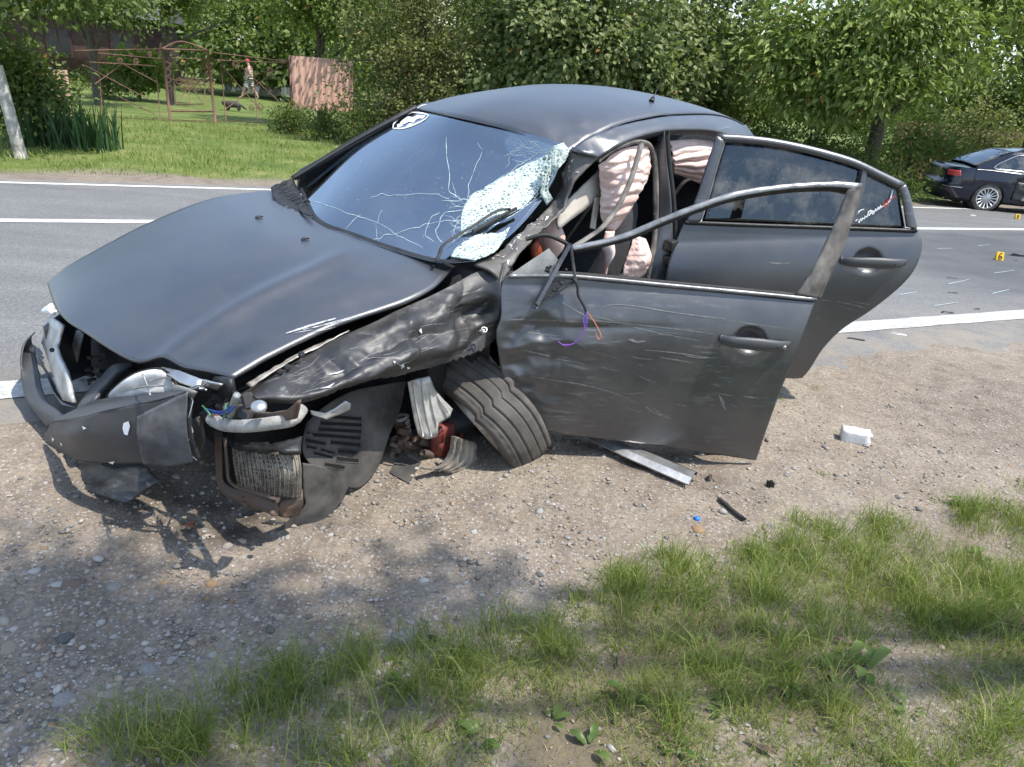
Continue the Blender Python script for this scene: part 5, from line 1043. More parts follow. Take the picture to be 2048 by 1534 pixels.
for u,d,r,lab in ((655,17.6,.6,'weedy bush at the foot of the terracotta fence panel'),(735,16.4,.7,'leafy weeds at the roadside left of the shrub hedge'),(575,18.6,.55,'small bush beside the right gate post'),(1690,14.6,.6,'rank weeds at the road edge below the walnut'),(1800,15.6,.7,'pale weeds between walnut and parked car'),(1560,15.5,.6,'dark weeds behind the open rear door'),(1745,16.4,.85,'bushy weeds hiding the walnut trunk')):
    b=base_at(u,d); tree('weed_bush',b,r*1.6,[(0,0,r*.55,r*1.15,r*.8,r*.75,70,36,.12)],'leaf_weed',.085,.38,-.3,tr=.015,label=lab,limbs=3)
# far woods closing the view
P=[]
for k in range(34):
    u=-250+k*80+rng.uniform(-25,25); d=rng.uniform(36,52); b=base_at(u,d); P.append(((b[0],b[1],b[2]+rng.uniform(2.0,4.5)),(rng.uniform(2.2,3.6),2.2,rng.uniform(2.4,3.8)),70,40,.5))
    P.append(((b[0],b[1],b[2]+1.0),(3,2,1.4),30,36,.45))
foliage('far_wood',None,P,'leaf_dark',.34,.6,.3,.5,kind='stuff',label='dark woodland mass closing the background')
# ------------------------------------------------------------------ grass
def blades(name,pos,h,w,lean,mat,tint,parent=None,**k):
    n=len(pos); th=rng.uniform(0,2*math.pi,n); sdv=np.stack([np.cos(th),np.sin(th),0*th],1)*w[:,None]*.5
    dr=rng.uniform(0,2*math.pi,n); ld=np.stack([np.cos(dr),np.sin(dr),0*dr],1)*(h*lean)[:,None]; up=np.array([0,0,1.])*h[:,None]
    v=np.empty((n,5,3)); v[:,0]=pos-sdv; v[:,1]=pos+sdv; m=pos+up*.55+ld*.35; v[:,2]=m+sdv*.75; v[:,3]=m-sdv*.75; v[:,4]=pos+up*(1-.25*lean[:,None])+ld
    i=np.arange(n)[:,None]*5; lp=np.concatenate([i+np.array([[0,1,2]]),i+np.array([[0,2,3]]),i+np.array([[3,2,4]])],1).reshape(-1)
    me=bpy.data.meshes.new(name); me.vertices.add(n*5); me.vertices.foreach_set('co',v.reshape(-1).astype(np.float32)); me.loops.add(n*9); me.loops.foreach_set('vertex_index',lp.astype(np.int32))
    me.polygons.add(n*3); me.polygons.foreach_set('loop_start',np.arange(0,n*9,3,dtype=np.int32)); me.update(calc_edges=True)
    a=me.attributes.new('tint','FLOAT','POINT'); a.data.foreach_set('value',np.repeat(tint,5).astype(np.float32)); me.materials.append(M[mat])
    o=bpy.data.objects.new(name,me); COL.objects.link(o)
    if parent is not None: o.parent=parent
    return setp(o,**k)
def Zat(x,y):
    """ground height including the modelled roughness (coarse part)"""
    return GZ(x,y)+nz(x,y,1.1,1)*.022
# near grass: tufts
TP=[];TH=[];TW=[]
def tuft(x,y,n,r,h): 
    a=rng.normal(0,r,(n,2)); TP.append(np.stack([x+a[:,0],y+a[:,1]],1)); TH.append(h*rng.uniform(.45,1.2,n)*np.exp(-(a**2).sum(1)/(2*(r*2.2)**2)))
k=0
while k<4300:
    x=rng.uniform(-1.5,3.2); y=rng.uniform(1.25,3.5); g=float(grass_mask(x,y))+.16*mnoise.noise((x*2.2,y*2.2,2))+.07*mnoise.noise((x*9,y*9,5))
    if g<-.04 or x<-1.02+.1*mnoise.noise((y*6,0,0)): continue
    k+=1 if x>-.1 else .5; d1=mnoise.noise((x*2.6+9,y*2.6,4))+.5*mnoise.noise((x*7,y*7,3))
    if d1<((-.30 if y>1.75 else -.5) if x>-.1 else -.6): continue
    if rng.random()<(.34 if x>-.1 else .55) and d1>(.05 if x>-.1 else -.3): tuft(x,y,int(rng.uniform(14,40)),rng.uniform(.012,.035),rng.uniform(.10,.19))
    else: tuft(x,y,int(rng.uniform(8,34)),rng.uniform(.015,.06),rng.uniform(.03,.085))
for (u,v,h,n) in ((1110,1290,.16,150),(1100,1305,.14,110),(960,1330,.12,90),(890,1330,.12,80),(1290,1160,.11,90),(1380,1190,.12,100),(1480,1175,.13,110),(1530,1190,.13,110),(1640,1110,.12,100),(1700,1120,.13,110),(1760,1100,.12,100),(1850,1090,.11,90),(280,1440,.09,80),(330,1470,.1,90),(640,1400,.09,80),(560,1430,.1,90),(1250,1200,.1,80),(1420,1160,.12,90),(1600,1140,.12,90),(1950,1060,.1,90),(2010,1040,.1,90)):
    p=gpt(u,v); tuft(p[0],p[1],n,.045,h)
for (u,v) in ((1645,950),(1560,800),(1632,775),(880,905)):
    p=gpt(u,v); tuft(p[0],p[1],26,.018,.045)
TP=np.vstack(TP);TH=np.concatenate(TH); z=Zat(TP[:,0],TP[:,1])-.006; n=len(TP)
blades('grass',np.column_stack([TP,z]),TH,rng.uniform(.0014,.0034,n),rng.uniform(.15,1.15,n),'grass_blade',np.where(rng.random(n)<.16,rng.uniform(.85,.93,n),np.clip(rng.normal(.45,.24,n),0,.93)),kind='stuff',label='patchy green grass on the near bank')
# dry straw between the tufts
n=9000; x=rng.uniform(-1.4,3.0,n); y=rng.uniform(1.25,3.3,n); kp=(grass_mask(x,y)>.02); x,y=x[kp],y[kp]; n=len(x)
blades('dry_grass',np.column_stack([x,y,Zat(x,y)-.004]),rng.uniform(.01,.03,n),rng.uniform(.0012,.0026,n),rng.uniform(1,3.2,n),'straw',rng.random(n)*.9,kind='stuff',label='dry straw lying among the grass')
# far verge grass
n=60000; s=SFAR+.45+rng.random(n)**1.3*11; t=rng.uniform(-15,24,n); x,y=xy(s,t); dens=nz(x,y,.5,11)+.0; kp=(dens>-.28)|(rng.random(n)<.3); x,y,s=x[kp],y[kp],s[kp]; n=len(x)
blades('verge_grass',np.column_stack([x,y,GZ(x,y)-.0]),rng.uniform(.04,.16,n)*np.clip((s-SFAR)/1.5,.35,1),rng.uniform(.008,.016,n),rng.uniform(.2,1.0,n),'grass_blade',np.clip(rng.normal(.55,.22,n),0,.93),kind='stuff',label='mown grass verge across the road')
# iris clump at left
p0=gpt(130,300); n=260; a=rng.normal(0,1,(n,2)).clip(-1.5,1.5)*A(.42,.25); blades('iris_clump',np.column_stack([p0[0]+a[:,0],p0[1]+a[:,1]+.2,np.full(n,p0[2]-.02)]),rng.uniform(.45,.95,n),rng.uniform(.03,.05,n),rng.uniform(.05,.35,n),'leaf_iris',rng.random(n)*.9,label='clump of tall blade-shaped iris leaves beside the whitewashed trunk',cat='plant')
# broad-leaved weeds in the near grass
def weed(u,v,nl,L,label,up=.85):
    L*=.95
    c=gpt(u,v); L=L*.55; T=empty('broadleaf_weed',(c[0],c[1],float(Zat(np.array([c[0]]),np.array([c[1]]))[0])),label=label,cat='weed',group='broad-leaved weeds in the near grass')
    for k in range(nl):
        th=rng.uniform(0,6.28); l=L*rng.uniform(.45,1.25); m=7; el=up*rng.uniform(.4,2.2)
        G=[]
        for i in range(m):
            a=i/(m-1); r=.015+l*a; w=l*.21*math.sin(math.pi*min(1,a*.92+.06))**.8*(1 if a<.98 else .1); zz=l*(el*a-.75*el*a*a)+.008
            for q in (-1,0,1): G.append((r*math.cos(th)-q*w*math.sin(th),r*math.sin(th)+q*w*math.cos(th),zz+abs(q)*w*.28))
        o=mobj('leaf',np.array(G),gridfaces(m,3),'broad_leaf',T); vattr(o,'tint',np.full(m*3,rng.uniform(.1,.9)))
for a in ((1690,1330,8,.11,'plantain rosette with upright pale leaves near the right grass'),(1730,1345,6,.13,'large plantain with long leaves in the right foreground'),(1650,1350,6,.10,'dark broad-leaved weed left of the large plantain'),(960,1480,5,.09,'single broad-leaved weed at the bottom centre'),(1100,1440,5,.08,'small round-leaved weed at bottom centre right'),(1260,1400,6,.09,'flat weed rosette on bare soil in the middle grass'),(1350,1500,5,.09,'broad weed at the lower edge right of centre'),(800,1320,5,.06,'small weed at the gravel edge beside the flat grey stone'),(795,1395,6,.07,'little weed with rounded leaves left of centre'),(1960,1110,7,.10,'broad-leaved dock weed at the far right'),(1930,1020,7,.10,'sprawling weed on the gravel edge at far right'),(2010,1200,6,.09,'weed with pale leaves at the right margin'),(520,1420,5,.06,'tiny weed at the lower left grass edge'),(1590,1125,5,.07,'weed leaf pair by the tall grass'),(1450,1430,6,.08,'weed with toothed leaves below centre right'),(1560,1370,5,.08,'low weed beside dry straw'),(1180,1495,6,.09,'leafy weed at the bottom edge'),(1820,1420,6,.09,'weed at the bottom right'),(1870,1250,5,.08,'small weed in the right-hand grass')):
    weed(*a)
# ================================================================== gate, fences, house, person, cat across the road
def gp(u,v,s0=18.9):
    d=rays(A(u,v)); e=EYE[:2]-P0[:2]; k=(s0-(e@SH))/(d[:2]@SH); return EYE+d*k
def gbar(name,parent,pts,r,mat='gate_rust',s0=18.9,n=6,org=None):
    P=np.array([gp(u,v,s0) for u,v in pts]); P=P-org if org is not None else P
    return MB().tube(P if len(P)==2 else spline(P,max(8,4*len(P))),r,n).build(name,mat,parent)
def ring(name,parent,u,v,rpx,org,s0=18.9,turns=1.0,r=.012):
    th=np.linspace(0,2*math.pi*turns,18); rad=rpx*(1-.75*th/th[-1]*(turns>1)); P=np.array([gp(u+a*math.cos(t),v+a*math.sin(t),s0) for t,a in zip(th,rad)])-org
    return MB().tube(P,r,5,caps=turns>1).build(name,'gate_rust',parent)
og=gp(332,243)
gt=empty('garden_gate',og,label='rusty wrought iron garden gate with peaked top and rings',cat='gate')
for a,b_ in (((325,97),(341,246)),((415,100),(431,246))): gbar('post',gt,[a,b_],.035,org=og)
gbar('peak',gt,[(325,97),(362,83),(415,100)],.022,org=og); gbar('top_bar',gt,[(325,98),(415,101)],.022,org=og)
gbar('rail',gt,[(342,222),(429,223)],.025,org=og)
leaf=empty('gate_leaf'); leaf.parent=gt
for a,b_ in (((343,116),(411,118)),((343,116),(353,208)),((411,118),(409,208)),((353,208),(409,208)),((345,120),(405,205)),((410,122),(356,205)),((372,117),(380,208)),((345,160),(410,162))): gbar('bar',leaf,[a,b_],.013,org=og)
for u,v in ((358,162),(372,161),(388,162),(402,163),(365,174),(380,174),(395,175),(334,130),(335,145),(336,160),(337,177),(418,132),(419,147),(421,162),(422,178)): ring('ring',leaf,u,v,6,og)
og2=gp(250,238); gl=empty('gate_wing',og2,label='rusty iron gate wing left of the peaked gate',cat='gate',group=None)
for a,b_ in (((150,101),(325,98)),((195,106),(326,118)),((178,124),(312,132)),((168,130),(300,200)),((190,168),(245,128)),((311,130),(321,238)),((190,232),(322,240)),((196,106),(205,235)),((230,190),(310,228)),((245,128),(315,165))): gbar('bar',gl,[a,b_],.013,org=og2)
for u,v,r in ((240,121,7),(272,122,7),(299,108,6),(262,110,5)): ring('scroll',gl,u,v,r,og2,turns=1.8)
og3=gp(510,238); gr_=empty('gate_wing',og3,label='rusty iron gate wing right of the peaked gate',cat='gate')
for a,b_ in (((418,104),(577,123)),((430,120),(572,126)),((440,110),(452,243)),((574,118),(586,215)),((442,130),(526,226)),((452,218),(565,130)),((300,239),(525,244)),((505,126),(515,240)),((470,122),(560,205))): gbar('bar',gr_,[a,b_],.013,org=og3)
for u,v,r in ((520,212,8),(503,215,6),(470,128,7),(540,140,7)): ring('scroll',gr_,u,v,r,og3,turns=1.8)
# terracotta sheet-metal fence right of the gate (partly hidden by the hedge)
simple('terracotta_paint',(.70,.42,.33),.6,var=.12,sc=3,bs=.2,col2=(.62,.35,.27)); simple('grey_sheet',(.20,.235,.26),.6,var=.3,sc=3); simple('brown_wood',(.075,.038,.030),.8,var=.4,sc=4); simple('concrete_white',(.62,.60,.56),.85,var=.25,sc=5)
simple('roof_slate',(.12,.115,.11),.8,var=.3,sc=6); simple('dark_pane',(.02,.024,.028),.1,var=.1)
def panel(name,parent,p0,p1,h,mat,rib=.11,org=None):
    d=p1-p0; L=np.linalg.norm(d[:2]); e=d/ L; nrm=np.array([e[1],-e[0],0]); n=int(L/rib)*4; xs=np.linspace(0,L,n); off=np.where((np.arange(n)%4)<2,0,.022)
    G=np.array([[p0+e*x+nrm*o,p0+e*x+nrm*o+np.array([0,0,h])] for x,o in zip(xs,off)]); G=G-org if org is not None else G
    return MB().grid(G).build(name,mat,parent,smooth=False,thick=.004)
a=gp(583,218); b_=gp(706,224); of=(a+b_)/2; ft=empty('metal_fence',of,label='terracotta painted sheet-metal fence beside the right gate wing',cat='fence')
hgt=gp(583,111)[2]-a[2]; panel('fence_panel',ft,a,b_,hgt,'terracotta_paint',.16,org=of)
e=(b_-a)
for k in (0,.985): MB().box(a+e*k-of+A(0,.04,hgt/2),(.07,.07,hgt)).build('fence_post','gate_rust',ft)
ox,oy=xy(12.6,15); o2=np.array([ox,oy,float(GZ(ox,oy))]); f2=empty('metal_fence',o2,label='red-brown metal fence glimpsed behind the walnut and bushes on the right',cat='fence')
for k in (3,4,5):
    x0,y0=xy(12.6,4+k*4.0); x1,y1=xy(12.6,7.95+k*4.0); p0_=np.array([x0,y0,float(GZ(x0,y0))]); p1_=np.array([x1,y1,float(GZ(x1,y1))]); panel('fence_panel',f2,p0_,p1_,1.7,'gate_rust',.2,o2)
    MB().box((p0_+p1_)/2-o2+A(0,.05,.8),(.07,.07,1.6)).build('fence_post','gate_rust',f2)
a=gp(118,232); b_=gp(148,232); f3=empty('metal_fence',(a+b_)/2,label='narrow rust-red fence panel behind the leafy bush at left',cat='fence'); panel('fence_panel',f3,a,b_,gp(118,140)[2]-a[2],'terracotta_paint',org=(a+b_)/2)
for u in (88,102):
    a=gp(u,232,17.5); t_=gp(u-3,135,17.5); MB().tube([A(0,0,0),t_-a],.05,8).build('concrete_post','concrete_white',None,label=('left one' if u==88 else 'right one')+' of two pale posts behind the leafy bush',cat='post').location=a
# grey fence and rubble behind the person
a=gp(450,196,44); b_=gp(590,200,44); of=(a+b_)/2; f4=empty('metal_fence',of,label='blue-grey sheet fence at the back of the garden behind the person',cat='fence')
for k in range(5): p=a+(b_-a)*(k/5); q=a+(b_-a)*((k+.985)/5); panel('fence_panel',f4,p,q,gp(450,135,44)[2]-a[2],'grey_sheet',.22,of)
c=gp(540,190,40); mb=MB(); mb.add((np.array([[-1,-.5,0],[1,-.5,0],[1,.5,0],[-1,.5,0],[-.8,-.3,.45],[.7,-.4,.4],[.8,.3,.5],[-.5,.4,.62]])*A(.55,.6,.9)),[(3,2,1,0),(4,5,6,7),(0,1,5,4),(1,2,6,5),(2,3,7,6),(3,0,4,7)]); mb.build('concrete_slab','concrete_white',None,bev=.03,label='pale concrete slab lying in the garden by the grey fence',cat='slab').location=c
# house behind the left trees
hb=base_at(150,38); H=empty('garden_house',hb,RYAW*.6,label='brown house half hidden behind the trees above the gate',cat='house')
mb=MB(); mb.box((0,0,1.5),(9,6,3.2)); mb.build('wall','brown_wood',H)
mb=MB(); mb.add(np.array([[-4.9,-3.4,3.0],[4.9,-3.4,3.0],[4.9,3.4,3.0],[-4.9,3.4,3.0],[-4.9,0,5.2],[4.9,0,5.2]]),[(0,1,5,4),(2,3,4,5),(0,4,3),(1,2,5),(3,2,1,0)]); rf=mb.build('roof','roof_slate',H,smooth=False); MB().box((2,.5,5.2),(.6,.6,1.2)).build('chimney','brown_wood',rf)
for x in (-2.8,0,2.8):
    w_=MB(); w_.box((x,-3.03,1.7),(1.1,.08,1.3)); w_=w_.build('window','brown_wood',H,smooth=False); MB().box((x-.25,-3.08,1.7),(.42,.03,1.1)).build('pane','dark_pane',w_,smooth=False); MB().box((x+.25,-3.08,1.7),(.42,.03,1.1)).build('pane','dark_pane',w_,smooth=False)
# ------------------------------------------------------------------ person walking in the garden
simple('skin',(.52,.33,.24),.6,var=.1); simple('cap_red',(.55,.05,.04),.7,var=.1)
def striped(name,a,b_,sc):
    m,nt,bs=nodes(name); w=N(nt,'ShaderNodeTexWave'); w.inputs['Scale'].default_value=sc; w.bands_direction='Z'; w.inputs['Distortion'].default_value=1.5; nt.links.new(coord(nt),w.inputs['Vector'])
    nt.links.new(ramp(nt,w.outputs['Fac'],[(.42,a),(.55,b_)]),bs.inputs['Base Color']); bs.inputs['Roughness'].default_value=.9
striped('striped_shorts',(.05,.05,.055),(.5,.48,.45),4.2); striped('striped_top',(.62,.50,.42),(.30,.17,.12),3.0)
def skin_body(name,verts,edges,radii,mat,parent,sub=2,root=0):
    me=bpy.data.meshes.new(name); me.from_pydata(verts,edges,[]); me.update(); o=bpy.data.objects.new(name,me); COL.objects.link(o); o.parent=parent
    s=o.modifiers.new('skin','SKIN'); s.use_smooth_shade=True
    for v,r in zip(me.skin_vertices[0].data,radii): v.radius=(r,r) if np.isscalar(r) else r
    me.skin_vertices[0].data[root].use_root=True
    sb=o.modifiers.new('sub','SUBSURF'); sb.levels=sub; sb.render_levels=sub; me.materials.append(M[mat]); return o
pb=base_at(495,34.0); pe=empty('person',pb,math.radians(8),label='person in red cap and striped shorts walking in the garden behind the gate',cat='person')
V=[(0,0,.92),(0,0,1.10),(.02,0,1.30),(.03,0,1.43),(.0,0,1.50),(-.03,0,1.57),(-.045,0,1.66),
   (.0,-.09,.88),(-.22,-.09,.50),(-.38,-.09,.10),(-.50,-.09,.05),(.0,.09,.88),(.14,.09,.48),(.34,.09,.12),(.24,.09,.04),
   (.02,-.17,1.40),(.10,-.22,1.14),(-.06,-.22,.95),(-.11,-.21,.88),(.02,.17,1.40),(-.06,.22,1.14),(-.24,.20,.98),(-.30,.19,.93)]
E_=[(0,1),(1,2),(2,3),(3,4),(4,5),(5,6),(0,7),(7,8),(8,9),(9,10),(0,11),(11,12),(12,13),(13,14),(2,15),(15,16),(16,17),(17,18),(2,19),(19,20),(20,21),(21,22)]
Rr=[(.13,.16),(.12,.15),(.13,.18),(.07,.08),(.055,.055),(.09,.075),(.075,.07),.09,.062,.045,.04,.09,.062,.045,.04,.06,.045,.036,.035,.06,.045,.036,.035]
skin_body('body',V,E_,Rr,'skin',pe)
mb=MB(); mb.tube([A(0,0,1.02),A(.0,0,1.12),A(.02,0,1.28),A(.025,0,1.41)],[.165,.16,.18,.12],14,ell=1.15).build('striped_top','striped_top',pe)
mb=MB(); mb.tube([A(0,0,1.04),A(0,0,.92)],[.165,.17],14,ell=1.15); mb.tube([A(0,-.085,.95),A(-.11,-.09,.72),A(-.17,-.09,.58)],[.125,.115,.105],12); mb.tube([A(0,.085,.95),A(.06,.09,.72),A(.10,.09,.58)],[.125,.115,.105],12); mb.build('shorts','striped_shorts',pe)
mb=MB(); mb.lathe([(.001,.10),(.06,.09),(.10,.05),(.108,0),(.105,-.01)],A(-.04,0,1.665),A(0,0,1),18); mb.box((-.155,0,1.665),(.10,.15,.014)); mb.build('cap','cap_red',pe)
# ------------------------------------------------------------------ cat by the gate
simple('cat_fur',(.085,.075,.068),.95,var=.6,sc=22,bs=.6,col2=(.03,.027,.025))
cb=gpt(463,222); ct=empty('cat',cb,math.radians(10),label='dark grey tabby cat standing on the grass by the right gate wing',cat='cat')
V=[(0,0,.22),(.13,0,.23),(.24,0,.22),(-.13,0,.22),(-.20,0,.24),(-.27,0,.25),(-.31,0,.235),(.35,0,.20),(.44,0,.12),(.52,0,.09),
   (-.12,-.045,.14),(-.13,-.045,.05),(-.155,-.045,.015),(-.10,.045,.14),(-.09,.045,.05),(-.115,.045,.015),(.22,-.05,.14),(.26,-.05,.07),(.22,-.05,.015),(.24,.05,.14),(.28,.05,.07),(.25,.05,.015),(-.255,-.035,.31),(-.255,.035,.31)]
E_=[(0,1),(1,2),(0,3),(3,4),(4,5),(5,6),(2,7),(7,8),(8,9),(3,10),(10,11),(11,12),(3,13),(13,14),(14,15),(2,16),(16,17),(17,18),(2,19),(19,20),(20,21),(5,22),(5,23)]
skin_body('body',V,E_,[.12,.125,.115,.115,.08,.085,.05,.045,.035,.025,.05,.035,.03,.05,.035,.03,.06,.035,.03,.06,.035,.03,.018,.018],'cat_fur',ct)
# ================================================================== parked black car on the far side
rw=gpt(1962,421); rs_,rt_=[float(q) for q in st(rw[0],rw[1])]
_y=RYAW-.60; cxy=(rw[0]-math.sin(_y)*.72,rw[1]+math.cos(_y)*.72); CZ=float(GZ(*cxy))+.012
BC=empty('parked_sedan',(cxy[0],cxy[1],CZ),RYAW-.60,label='black sedan with dented side parked on the far road edge',cat='car'); BC.scale=(.92,.92,.92)
hw=lambda x,z: (.905-.055*max(0,(z-.65)/.35)**2-.05*max(0,(.55-z)/.3)**2)*(1-.13*max(0,(-.55-x)/.55)**2.2-.15*max(0,(x-3.0)/.7)**2)
xs=np.linspace(-.42,3.68,160); zb=[max(.24+.10*max(0,(-.6-x)/.5),.31+arch(x,0,.37) if abs(x)<.37 else 0,.31+arch(x,2.79,.37) if abs(x-2.79)<.37 else 0) for x in xs]
zt=[float(np.interp(x,[-.98,-.92,-.5,0,1.2,2.3,3.0,3.68],[.93,.97,.985,.975,.95,.93,.85,.68])) for x in xs]
def sidegrid(sg): 
    G=np.array([[(x,sg*hw(x,b_+(t_-b_)*k/15),b_+(t_-b_)*k/15) for k in range(16)] for x,b_,t_ in zip(xs,zb,zt)])
    return G
mb=MB()
for sg in (-1,1):
    G=sidegrid(sg)
    if sg==-1:
        x=G[...,0]; w_=np.exp(-((x-.98)/.42)**2)*np.exp(-((G[...,2]-.55)/.30)**2); G[...,1]+=w_*(.10+.05*ridge(G,6,3)); G[...,1]-=.012*np.exp(-((G[...,2]-.74)/.02)**2)*(x<.6)
    mb.grid(G)
mb.build('body_side','paint_gloss',BC,thick=.01,off=0)
L=np.linspace(-1,1,16)
def Lr(z): return float(np.interp(z,[.28,.40,.52,.60,.64,.70,.88,.95,.985],[.50,.60,.645,.64,.605,.585,.575,.56,.50]))
def wrap(a,z,off=0): 
    c_,s_=abs(math.cos(a)),math.sin(a); h0=hw(-.42,z)+off; return (-.42-(Lr(z)+off)*s_**.55,-h0*math.copysign(c_**.55,math.cos(a)),z)
zr_l=np.r_[np.linspace(.28,.60,9),np.linspace(.635,.985,12)]
MB().grid(np.array([[wrap(a,z) for a in np.linspace(0,math.pi,60)] for z in zr_l])).build('rear_body','paint_gloss',BC)
bx=np.linspace(-.30,-.42-.50,16)
MB().grid(np.array([[(x,l*hw(-.42,.985)*(1-max(0,(-.42-x)/.505)**3.6)**(1/3.6),.985+.035*(1-l*l)*(1-.25*max(0,(-.42-x)/.5))) for l in L] for x in bx])).build('boot_lid','paint_gloss',BC)
MB().grid(np.array([[(x,l*hw(x,z_),z_+.05*(1-l*l)) for l in L] for x,z_ in zip(xs[xs>2.1],np.array(zt)[xs>2.1])])).build('bonnet','paint_gloss',BC)
roofz=lambda x: float(np.interp(x,[-.45,-.1,.35,.9,1.5,1.9,2.35],[1.02,1.20,1.395,1.455,1.435,1.31,1.02]))
gx=np.linspace(-.40,2.30,50); gw=lambda z: .80-.33*(z-.95)
MB().grid(np.array([[(x,l*gw(roofz(x)),roofz(x)+.035*(1-l*l)) for l in L] for x in np.linspace(.33,1.55,24)])).build('roof','paint_gloss',BC,thick=.01)
MB().grid(np.array([[(x,l*gw(roofz(x)),roofz(x)+.03*(1-l*l)) for l in L] for x in np.linspace(-.42,.33,16)])).build('rear_window','tinted_glass',BC,thick=.005)
MB().grid(np.array([[(x,l*gw(roofz(x)),roofz(x)+.03*(1-l*l)) for l in L] for x in np.linspace(1.55,2.32,16)])).build('windscreen','tinted_glass',BC,thick=.005)
for sg in (-1,1):
    MB().grid(np.array([[(x,sg*gw(z),z) for z in np.linspace(.93,roofz(x),8)] for x in gx])).build('cabin_side','paint_gloss',BC,thick=.01)
    wx=[(-.02,1.03),(.38,1.30),(.62,1.36),(1.0,1.385),(1.45,1.36),(1.95,1.05),(1.2,.99),(.4,1.0)]
    P=np.array([(x,sg*(gw(z)+.012),z) for x,z in wx]); mobj('side_window',P,[tuple(range(8)) if sg<0 else tuple(range(8))[::-1]],'tinted_glass',BC,smooth=False)
    MB().tube(np.vstack([spline(P,60,True),spline(P,60,True)[:1]])+A(0,sg*.006,0),.013,6,caps=False).build('window_trim','chrome',BC)
    MB().tube([(.78,sg*(gw(.98)+.016),.98),(.80,sg*(gw(1.37)+.016),1.37)],.03,6).build('door_post','paint_gloss',BC)
    aa=lambda q: q if sg<0 else math.pi-q
    MB().tube(np.array([wrap(aa(q),.525,.006) for q in np.linspace(.12,.95,16)]),.010,6).build('bumper_trim','chrome',BC)
    MB().grid(np.array([[wrap(aa(q),z,.008) for q in np.linspace(.30+.5*(z-.78),1.0,14)] for z in np.linspace(.78,.90,6)])).build('tail_light','sticker_red',BC,thick=.006,off=0)
    for X in (0,2.79):
        wl_=empty('wheel'); wl_.parent=BC; c=A(X,sg*.79,.33)
        MB().lathe([(.20,-.10),(.29,-.11),(.325,-.09),(.333,-.05),(.333,.05),(.325,.09),(.29,.11),(.215,.10)],c,A(0,1,0),40).build('tyre','tyre_rubber',wl_)
        m=MB(); m.lathe([(.228,sg*.104),(.248,sg*.106),(.252,sg*.06),(.22,-.08*sg)],c,A(0,1,0),40); m.lathe([(.001,sg*.085),(.04,sg*.085),(.055,sg*.06)],c,A(0,1,0),16); m.build('rim','rim_silver',wl_)
        MB().lathe([(.001,sg*.02),(.215,sg*.02)],c,A(0,1,0),24).build('brake_disc','interior',wl_)
        for k in range(15):
            th=k*2*math.pi/15; m=MB(); m.tube([c+A(.045*math.cos(th),sg*.078,.045*math.sin(th)),c+A(.236*math.cos(th),sg*.10,.236*math.sin(th))],[.013,.019],5); m.build('spoke','rim_silver',wl_)
mb=MB(); mb.box((1.2,0,.45),(4.2,1.5,.5)); mb.box((1.0,0,.85),(2.2,1.45,.4)); mb.build('cabin_core','interior',BC)
MB().lathe([(.36,-.5),(.375,-.45),(.375,.0)],A(0,-.40,.33),A(0,1,0),30,-.2,math.pi+.2).build('wheel_well','interior',BC)
for k in range(7):
    c=A(.62+rng.uniform(0,.9),-.90+rng.uniform(-.05,.02),rng.uniform(.28,.5)); G=np.array([[c+A(.16*i/4+.02*j,.01*rng.normal(),.05*j/2-.02*i/4+.012*rng.normal()) for j in range(4)] for i in range(6)]); MB().grid(G).build('torn_panel','silver_metal' if k%2 else 'white_metal',BC,thick=.006)
G=np.array([[(.55+.5*i/9,-.88+.05*mnoise.noise((i*.6,j*.6,1)),.34+.42*j/7-.05*i/9) for j in range(8)] for i in range(10)]); MB().grid(G).build('crushed_door','paint_torn',BC,thick=.008)
# ================================================================== evidence markers and road debris
def marker(u,v,w,digit,label):
    p=gpt(u,v); T=empty('evidence_marker',(p[0],p[1],p[2]+.016),math.radians(-12),label=label,cat='marker',group='yellow evidence markers')
    h=w*1.15; MB().add(np.array([[-w/2,0,0],[w/2,0,0],[w/2,.05,h],[-w/2,.05,h],[-w/2,.10,0],[w/2,.10,0]]),[(0,1,2,3),(3,2,5,4),(0,3,4),(1,5,2)]).build('plate','yellow_marker',T,smooth=False,thick=.004)
    t=np.linspace(0,2*math.pi,20)
    paths=[np.stack([.55*np.cos(t),-.38+.42*np.sin(t)],1)]+([np.array([(.45,.78),(.1,.80),(-.35,.45),(-.55,-.05),(-.55,-.38)])] if digit=='6' else [np.stack([.46*np.cos(t),.42+.38*np.sin(t)],1)])
    for q in paths:
        P=np.array([(x*w*.36,.05*(.5+z*.42)-.006,h*(.5+z*.42)) for x,z in q]); MB().tube(P,w*.055,5).build('digit','marker_black',T)
marker(1999,523,.085,'6','yellow evidence marker reading 6 on the dark asphalt'); marker(2035,440,.085,'8','yellow evidence marker reading 8 near the parked black car')
for i,(u0,v0,u1,v1) in enumerate(((1896,571,1937,562),(1984,590,2018,582),(1987,549,2028,543),(1799,593,1833,587),(1868,615,1915,608),(1874,500,1905,499),(1955,494,1980,491))):
    a,b_=gpt(u0,v0),gpt(u1,v1); d=(b_-a)/np.linalg.norm(b_-a); n_=A(-d[1],d[0],0)*.007; P=np.array([a-n_,b_-n_*.6,b_+n_*.6,a+n_])+A(0,0,.0175); mobj('chalk_mark',P,[(0,1,2,3)],'chalk',road,smooth=False)
